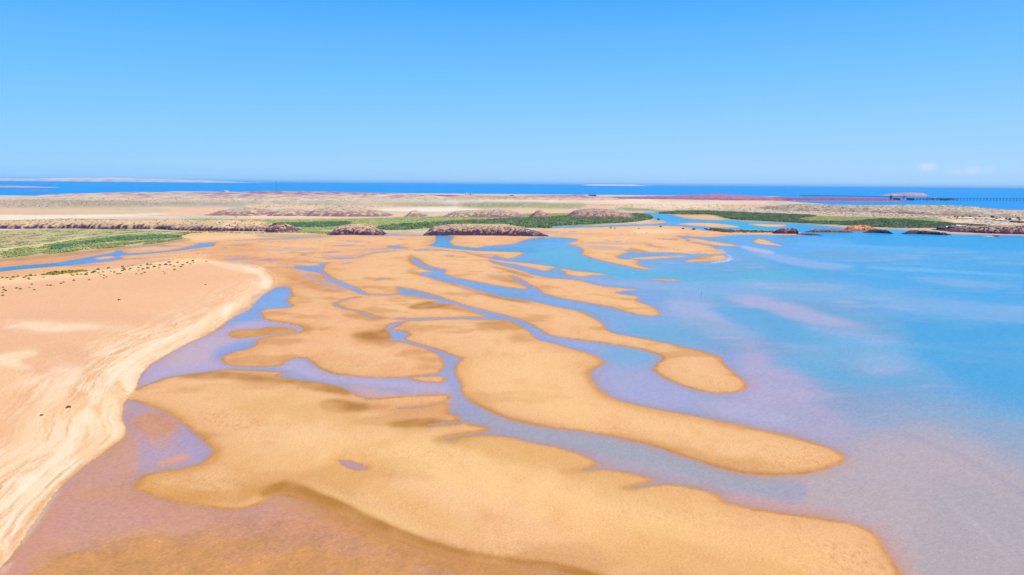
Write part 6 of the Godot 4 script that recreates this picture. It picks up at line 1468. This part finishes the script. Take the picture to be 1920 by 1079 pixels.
func build_buildings() -> void:
	house(1423, 2182, 15, "small cream house, leftmost of the row on the scrub hill", "cream")
	house(1428, 2166, 16, "low white house second from the left of the hill row", "white")
	house(1445, 2169, 18, "white roofed house beside a dark round tree", "white")
	house(1467, 2156, 20, "cream house with pale roof in the middle of the hill row", "cream")
	house(1484, 2159, 22, "white house right of the cream one in the middle of the row", "white")
	house(1491, 2144, 18, "bright white house beside the tallest dark tree", "white")
	house(1475, 2079, 26, "long low white house right of the tallest tree", "white")
	house(1456, 2032, 16, "grey roofed shed below the long white house", "grey")
	house(1538, 2104, 24, "large peach walled house with pale roof", "peach")
	house(1453, 1975, 30, "dark roofed long house below the peach one", "dark")
	house(1449, 1948, 20, "dark roofed house at the right edge of the row", "dark")
	house(1013, 1610, 22, "dark long shed by the boat ramp", "dark")
	house(1028, 1612, 14, "white shed between two darker ones at the boat ramp", "white")
	house(1028, 1602, 12, "small dark red shed at the boat ramp", "red")
	house(1058, 1635, 18, "blue roofed shed at the boat ramp", "blue")
	house(1052, 1615, 12, "small white hut right of the blue roofed shed", "white")
	house(1062, 1616, 16, "pale grey shed nearest to the right cliff", "grey")
	tree(1443, 2236, 5, "left one of two dark trees at the left end of the house row")
	tree(1453, 2238, 5, "right one of two dark trees at the left end of the house row")
	tree(1434, 2183, 6, "dark round tree between the two leftmost houses")
	tree(1511, 2265, 5, "low dark tree behind the white roofed house")
	tree(1520, 2231, 5.5, "spreading dark tree behind the cream house in mid row")
	tree(1527, 2182, 8.5, "tallest dark tree of the house row")
	tree(1504, 2130, 5.5, "dark green tree left of the long white house")
	tree(1513, 2100, 6, "left tree of the pair before the peach house")
	tree(1500, 2068, 7, "right tree of the pair before the peach house")
	tree(1579, 2142, 7, "dark tree behind the roof of the peach house")
	tree(1420, 2101, 3.5, "small olive tree under the cream house")
	tree(1534, 2073, 5, "tree squeezed in beside the peach wall at right")
	tank(-2100, 5041, 20.0, 15.0)
	mast(-1672, 4870, 76.0)
	depot(-1806, 5230, 20, 7, "white hut at the left foot of the tall mast")
	depot(-1787, 5242, 16, 6, "white hut at the right foot of the tall mast")
	plant(-331, 5187)
	depot(-255, 5156, 18, 9, "small pale plant shed right of the white process plant")
	depot(-193, 5250, 20, 10, "pale tower shed farthest right of the white process plant")
	depot(-6, 5117, 30, 7, "low dark store on the skyline left of the long sheds", "dark")
	depot(537, 5706, 70, 12, "long purple grey shed on the skyline, left of a pair", "dark")
	depot(464, 5672, 40, 7, "low grey annex at the left end of the long skyline shed", "grey")
	depot(645, 5586, 62, 17, "bulky grey brown shed on the skyline, right of a pair", "brown")
	depot(589, 5608, 24, 8, "open pale conveyor house between the two skyline sheds", "grey")
	depot(-979, 2758, 16, 6, "white hut on the scrub plain far behind the left knolls")
	jetty(2556, 6129, 3254, 5690, 17.0, 44, "long trestle jetty above the purple red spit")
	jetty(2923, 5109, 4637, 5352, 17.0, 62, "long thin trestle jetty running off to the right edge over the ocean")
	depot(2950, 5369, 14, 34, "tall dark loading tower on the red spit", "dark")
	depot(2885, 5169, 40, 18, "dark box shaped transfer house beside the loading tower", "dark")
	depot(3041, 5259, 46, 16, "dark grey building in the middle of the terminal", "dark")
	depot(3311, 5408, 22, 18, "pale grey building at the outer end of the terminal", "grey")
	depot(3348, 5332, 60, 10, "long low dark building on the jetty head", "dark")
	loader(3175, 5271, "pale lattice ship loader standing on the terminal")
	loader(2914, 5129, "dark lattice stacker beside the transfer house")


func build_details() -> void:
	boat(1000, 1412)
	wake(993, 1410, 979, 1418)
	marker(173.1, 615.8)
	ramp(950, 1508)


# ---------- makers ----------
var shrub_kind: Array = []


func one_shrub(x: float, n: float, size: float, label: String, group := "") -> void:
	if shrub_kind.is_empty():
		for k in 4:
			shrub_kind.append(leafy(110, 0.26, 40 + k))
	var r := x * 0.37 + n * 0.71
	var o := obj("shrub", shrub_kind[int(absf(r)) % 4], shrub_mats()[int(absf(r * 1.7)) % 3])
	o.position = Vector3(x, land_height(x, n) - 0.05, -n)
	o.rotation.y = r
	o.scale = Vector3(size, size * 0.85, size)
	tag(o, label, "shrub", group)


var shrub_paints: Array = []


func shrub_mats() -> Array:
	if shrub_paints.is_empty():
		for c in [Color(0.194, 0.166, 0.036), Color(0.147, 0.138, 0.029), Color(0.236, 0.187, 0.045)]:
			var m := paint(c, 0.8, 0.2)
			m.vertex_color_use_as_albedo = true
			shrub_paints.append(m)
	return shrub_paints


func shrubs(a: Array, label: String, group: String) -> void:
	for k in range(0, a.size(), 3):
		one_shrub(a[k], a[k + 1], a[k + 2], label, group)


func land_height(x: float, n: float) -> float:
	var g := to_fan(Vector2(x, n))
	var at := clampi(roundi(g.y), 0, NR - 1) * NC + clampi(roundi(g.x), 0, NC - 1)
	var d := dist[at]
	var type: int = zones[zone[at]].type if zone[at] > 0 else 0
	match type:
		0: return 0.0
		1: return 0.25 * minf(d / 1.5, 1.0) + 2.0 * (1.0 - exp(-d / 45.0))
		4: return 0.3 * minf(d / 2.0, 1.0) + 1.2 * (1.0 - exp(-d / 120.0))
	return 0.10 * minf(d, 1.0) + 0.5 * (1.0 - exp(-d / 20.0))


var paints := {}


func named_paint(k: String) -> StandardMaterial3D:
	if paints.is_empty():
		for p in [["cream", Color(0.576, 0.44, 0.233)], ["white", Color(0.609, 0.533, 0.368)], ["grey", Color(0.328, 0.277, 0.217)], ["peach", Color(0.587, 0.319, 0.161)], ["dark", Color(0.103, 0.062, 0.074)], ["red", Color(0.194, 0.062, 0.058)], ["blue", Color(0.099, 0.176, 0.26)], ["brown", Color(0.194, 0.101, 0.091)], ["glass", Color(0.051, 0.059, 0.066)], ["steel", Color(0.103, 0.097, 0.129)], ["hull", Color(0.328, 0.051, 0.043)], ["foam", Color(0.609, 0.553, 0.403)], ["trunk", Color(0.12, 0.068, 0.034)], ["concrete", Color(0.534, 0.389, 0.233)]]:
			paints[p[0]] = paint(p[1])
	return paints[k]


func gable(w: float, h: float, d: float, over: float, rise: float) -> ArrayMesh:
	var st := begin()
	var x := w * 0.5 + over
	var z := d * 0.5 + over
	var a := [Vector3(-x, h, z), Vector3(x, h, z), Vector3(x, h, -z), Vector3(-x, h, -z)]
	var r := [Vector3(-x + over + 0.4, h + rise, 0), Vector3(x - over - 0.4, h + rise, 0)]
	for t in [[a[0], r[0], r[1]], [a[0], r[1], a[1]], [a[2], r[1], r[0]], [a[2], r[0], a[3]], [a[3], r[0], a[0]], [a[1], r[1], a[2]], [a[0], a[1], a[2]], [a[0], a[2], a[3]]]:
		for p in t:
			st.add_vertex(p)
	return done(st)


func house(x: float, n: float, w: float, label: String, look: String) -> void:
	var y := maxf(ground_at(x, n), land_height(x, n))
	var h := 3.2
	var d := w * 0.55
	var o := thing("house", label, "house", Vector3(x, y - 0.3, -n), fmod(x * 0.13, 0.5) - 0.25)
	var wall := "white" if look in ["white", "grey", "blue"] else "peach" if look == "peach" else "cream"
	if look in ["dark", "red"]: wall = "brown"
	var st := begin()
	box(st, Vector3(0, h * 0.5, 0), Vector3(w, h, d))
	obj("wall", done(st), named_paint(wall), o)
	obj("roof", gable(w, h, d, 0.7, 1.6), named_paint("white" if look in ["white", "cream", "peach"] else look), o)
	st = begin()
	box(st, Vector3(0, 1.05, d * 0.5 + 0.03), Vector3(1.0, 2.1, 0.06))
	obj("door", done(st), named_paint("dark"), o)
	for s in [-0.28, 0.28]:
		st = begin()
		box(st, Vector3(w * s, 1.7, d * 0.5 + 0.03), Vector3(w * 0.16, 1.2, 0.06))
		obj("window", done(st), named_paint("glass"), o)


func depot(x: float, n: float, w: float, h: float, label: String, look := "white") -> void:
	var y := maxf(ground_at(x, n), 0.6)
	var o := thing("industrial_building" if w > 24.0 or h > 12.0 else "hut", label, "industrial building" if w > 24.0 or h > 12.0 else "hut", Vector3(x, y - 1.0, -n))
	var d := minf(w * 0.7, 24.0)
	var st := begin()
	box(st, Vector3(0, h * 0.42, 0), Vector3(w, h * 0.84, d))
	obj("wall", done(st), named_paint(look), o)
	obj("roof", gable(w, h * 0.84, d, 0.8, h * 0.16), named_paint("white" if look == "white" else "grey" if look == "grey" else "steel"), o)
	st = begin()
	box(st, Vector3(w * 0.2, h * 0.25, d * 0.5 + 0.05), Vector3(w * 0.16, h * 0.5, 0.1))
	obj("door", done(st), named_paint("glass"), o)


func tree(x: float, n: float, s: float, label: String) -> void:
	var o := thing("tree", label, "tree", Vector3(x, maxf(ground_at(x, n), land_height(x, n)) - 0.2, -n), x)
	var st := begin()
	tube(st, Vector3.ZERO, Vector3(0.2, s * 0.6, 0), s * 0.06, s * 0.03)
	for k in 3:
		tube(st, Vector3(0.1, s * 0.4, 0), Vector3(cos(k * 2.1) * s * 0.4, s * 0.8, sin(k * 2.1) * s * 0.4), s * 0.03, s * 0.012, 5)
	obj("trunk", done(st), named_paint("trunk"), o)
	var c := obj("crown", crown_mesh, tree_mat(), o)
	c.position = Vector3(0, s * 0.45, 0)
	c.scale = Vector3(s * 0.62, s * 0.75, s * 0.62)


var tree_paint: StandardMaterial3D


func tree_mat() -> StandardMaterial3D:
	if tree_paint == null:
		tree_paint = paint(Color(0.035, 0.068, 0.034), 0.8, 0.2)
		tree_paint.vertex_color_use_as_albedo = true
	return tree_paint


func tank(x: float, n: float, r: float, h: float) -> void:
	var o := thing("water_tank", "big round white storage tank alone on the left skyline", "storage tank", Vector3(x, ground_at(x, n) - 1.0, -n))
	var st := begin()
	tube(st, Vector3.ZERO, Vector3(0, h, 0), r, r, 28)
	obj("shell", done(st), named_paint("cream"), o)
	st = begin()
	tube(st, Vector3(0, h + 0.01, 0), Vector3(0, h + 2.0, 0), r + 0.3, 0.6, 28)
	obj("roof", done(st), named_paint("white"), o)
	st = begin()
	for s in [-0.3, 0.3]:
		tube(st, Vector3(s, 0, r + 0.3), Vector3(s, h + 1.0, r + 0.3), 0.08, 0.08, 5)
	obj("ladder", done(st), named_paint("steel"), o)


func mast(x: float, n: float, h: float) -> void:
	var o := thing("radio_mast", "tall thin guyed radio mast on the left skyline", "radio mast", Vector3(x, ground_at(x, n) - 1.0, -n))
	var st := begin()
	var w := 0.9
	for k in 3:
		var p := Vector3(cos(k * TAU / 3) * w, 0, sin(k * TAU / 3) * w)
		tube(st, p, p + Vector3(0, h, 0), 0.28, 0.28, 5)
	for y in 19:
		for k in 3:
			var p := Vector3(cos(k * TAU / 3) * w, y * 4.0, sin(k * TAU / 3) * w)
			var q := Vector3(cos((k + 1) * TAU / 3) * w, y * 4.0 + 4.0, sin((k + 1) * TAU / 3) * w)
			tube(st, p, q, 0.12, 0.12, 4)
	obj("lattice", done(st), named_paint("steel"), o)
	for k in 3:
		st = begin()
		var a := k * TAU / 3 + 0.5
		tube(st, Vector3(0, h * 0.9, 0), Vector3(cos(a) * 45.0, 0, sin(a) * 45.0), 0.06, 0.06, 4)
		obj("guy_wire", done(st), named_paint("steel"), o)


func plant(x: float, n: float) -> void:
	var y := maxf(ground_at(x, n), 0.6)
	var o := thing("process_plant", "white process plant with stepped towers on the skyline at centre", "industrial plant", Vector3(x, y - 1.0, -n))
	var st := begin()
	box(st, Vector3(-6, 9, 0), Vector3(26, 18, 16))
	obj("hall", done(st), named_paint("white"), o)
	st = begin()
	box(st, Vector3(12, 13, 2), Vector3(9, 26, 9))
	obj("tower", done(st), named_paint("grey"), o)
	st = begin()
	box(st, Vector3(-14, 21, 0), Vector3(8, 6, 8))
	obj("tower", done(st), named_paint("white"), o)
	for k in 3:
		st = begin()
		tube(st, Vector3(22 + k * 6, 0, 0), Vector3(22 + k * 6, 14, 0), 2.6, 2.6, 12)
		obj("silo", done(st), named_paint("white"), o)
	st = begin()
	tube(st, Vector3(-30, 1, 0), Vector3(-16, 20, 0), 1.0, 1.0, 6)
	obj("conveyor", done(st), named_paint("grey"), o)


func jetty(x0: float, n0: float, x1: float, n1: float, h: float, bents: int, label: String) -> void:
	var a := Vector3(x0, 0, -n0)
	var b := Vector3(x1, 0, -n1)
	var o := thing("jetty", label, "jetty", a, 0.0)
	var d := b - a
	var side := d.normalized().cross(Vector3.UP)
	var st := begin()
	var up := Vector3(0, h, 0)
	var w := side * 4.0
	var t := Vector3(0, 2.2, 0)
	var v := [up - w, up + w, up + w + t, up - w + t]
	for k in 4:
		var p: Vector3 = v[k]
		var q: Vector3 = v[(k + 1) % 4]
		for z in [p, q, q + d, p, q + d, p + d]:
			st.add_vertex(z)
	obj("deck", done(st), named_paint("steel"), o)
	st = begin()
	tube(st, up + t + w * 0.6 + Vector3(0, 1.2, 0), up + t + w * 0.6 + Vector3(0, 1.2, 0) + d, 0.7, 0.7, 6)
	obj("conveyor", done(st), named_paint("steel"), o)
	st = begin()
	tube(st, Vector3(0, -4, 0), Vector3(0, h, 0), 0.9, 0.9, 6)
	var pile := done(st)
	for k in bents + 1:
		for s in [-0.8, 0.8]:
			var m := obj("pile", pile, named_paint("steel"), o)
			m.position = d * (float(k) / bents) + w * s


func loader(x: float, n: float, label: String) -> void:
	var o := thing("ship_loader", label, "ship loader", Vector3(x, 14.0 if x > 0 else 3.0, -n))
	var m := named_paint("grey" if label.begins_with("pale") else "dark")
	for s in [-6.0, 6.0]:
		for z in [-5.0, 5.0]:
			var st := begin()
			tube(st, Vector3(s, -14, z), Vector3(s * 0.6, 14, z * 0.6), 0.9, 0.7, 6)
			obj("leg", done(st), m, o)
	var st2 := begin()
	tube(st2, Vector3(-20, 14, 0), Vector3(26, 18, 0), 1.3, 1.0, 6)
	obj("boom", done(st2), m, o)
	st2 = begin()
	tube(st2, Vector3(0, 14, 0), Vector3(0, 30, 0), 1.2, 0.8, 6)
	obj("tower", done(st2), m, o)
	for s in [Vector3(-18, 14.5, 0), Vector3(22, 18, 0)]:
		st2 = begin()
		tube(st2, Vector3(0, 29, 0), s, 0.35, 0.35, 4)
		obj("stay", done(st2), m, o)


func boat(x: float, n: float) -> void:
	var o := thing("motor_boat", "red and white motor boat speeding past the right hand cliff", "boat", Vector3(x, 0.0, -n))
	var st := begin()
	# hull sections along x: bow at the right
	var sec := [[-6.5, 1.9, 1.6, -0.3], [-2.0, 2.1, 1.7, -0.4], [3.0, 1.8, 1.9, -0.3], [6.0, 0.8, 2.2, 0.2], [7.2, 0.05, 2.4, 1.0]]
	for k in sec.size() - 1:
		var a: Array = sec[k]
		var b: Array = sec[k + 1]
		var pa := [Vector3(a[0], a[2], a[1]), Vector3(a[0], a[3], a[1] * 0.5), Vector3(a[0], a[3], -a[1] * 0.5), Vector3(a[0], a[2], -a[1])]
		var pb := [Vector3(b[0], b[2], b[1]), Vector3(b[0], b[3], b[1] * 0.5), Vector3(b[0], b[3], -b[1] * 0.5), Vector3(b[0], b[2], -b[1])]
		for q in 4:
			var r := (q + 1) % 4
			for z in [pa[q], pb[q], pb[r], pa[q], pb[r], pa[r]]:
				st.add_vertex(z)
	for z in [Vector3(-6.5, 1.6, 1.9), Vector3(-6.5, 1.6, -1.9), Vector3(-6.5, -0.3, -0.95), Vector3(-6.5, 1.6, 1.9), Vector3(-6.5, -0.3, -0.95), Vector3(-6.5, -0.3, 0.95)]:
		st.add_vertex(z)
	obj("hull", done(st), named_paint("hull"), o)
	st = begin()
	box(st, Vector3(-0.5, 2.5, 0), Vector3(4.5, 1.7, 2.6))
	obj("cabin", done(st), named_paint("white"), o)
	st = begin()
	box(st, Vector3(-0.5, 2.7, 1.32), Vector3(3.8, 0.7, 0.06))
	obj("window", done(st), named_paint("glass"), o)
	st = begin()
	box(st, Vector3(-6.9, 1.6, 0), Vector3(0.7, 1.6, 0.8))
	obj("outboard_motor", done(st), named_paint("dark"), o)


func wake(x0: float, n0: float, x1: float, n1: float) -> void:
	var st := begin()
	var r := RandomNumberGenerator.new()
	r.seed = 8
	for k in 60:
		var t := r.randf()
		var p := Vector3(lerpf(x0, x1, t), 0.12, -lerpf(n0, n1, t) + r.randfn() * (1.5 + 3.0 * t))
		var s := r.randf_range(0.6, 1.6) * (1.2 - 0.6 * t)
		var a := p + Vector3(0, 0.25, 0)
		for q in 5:
			st.add_vertex(a)
			st.add_vertex(p + Vector3(cos(q * TAU / 5), 0, sin(q * TAU / 5)) * Vector3(s * 1.8, 1, s))
			st.add_vertex(p + Vector3(cos((q + 1) * TAU / 5), 0, sin((q + 1) * TAU / 5)) * Vector3(s * 1.8, 1, s))
	var o := obj("foam_wake", done(st), named_paint("foam"))
	tag(o, "white foam wake trailing left behind the motor boat", "", "", "stuff")


func marker(x: float, n: float) -> void:
	var o := thing("channel_marker", "thin dark channel marker post standing alone in the lagoon", "marker post", Vector3(x, -1.5, -n))
	var st := begin()
	tube(st, Vector3.ZERO, Vector3(0, 5.0, 0), 0.14, 0.12, 8)
	obj("post", done(st), named_paint("steel"), o)
	st = begin()
	tube(st, Vector3(0, 5.0, 0), Vector3(0, 5.8, 0), 0.35, 0.05, 8)
	obj("cap", done(st), named_paint("white"), o)


func ramp(x: float, n: float) -> void:
	var st := begin()
	for t in [Vector3(-3.5, -0.6, 8), Vector3(-3.5, 2.0, -18), Vector3(3.5, 2.0, -18), Vector3(-3.5, -0.6, 8), Vector3(3.5, 2.0, -18), Vector3(3.5, -0.6, 8), Vector3(-3.5, -0.6, 8), Vector3(-3.5, -2, -18), Vector3(-3.5, 2, -18), Vector3(3.5, -0.6, 8), Vector3(3.5, 2, -18), Vector3(3.5, -2, -18)]:
		st.add_vertex(t)
	var o := obj("boat_ramp", done(st), named_paint("concrete"))
	o.position = Vector3(x, 0, -n)
	tag(o, "pale concrete boat ramp sloping into the water by the sheds", "boat ramp")
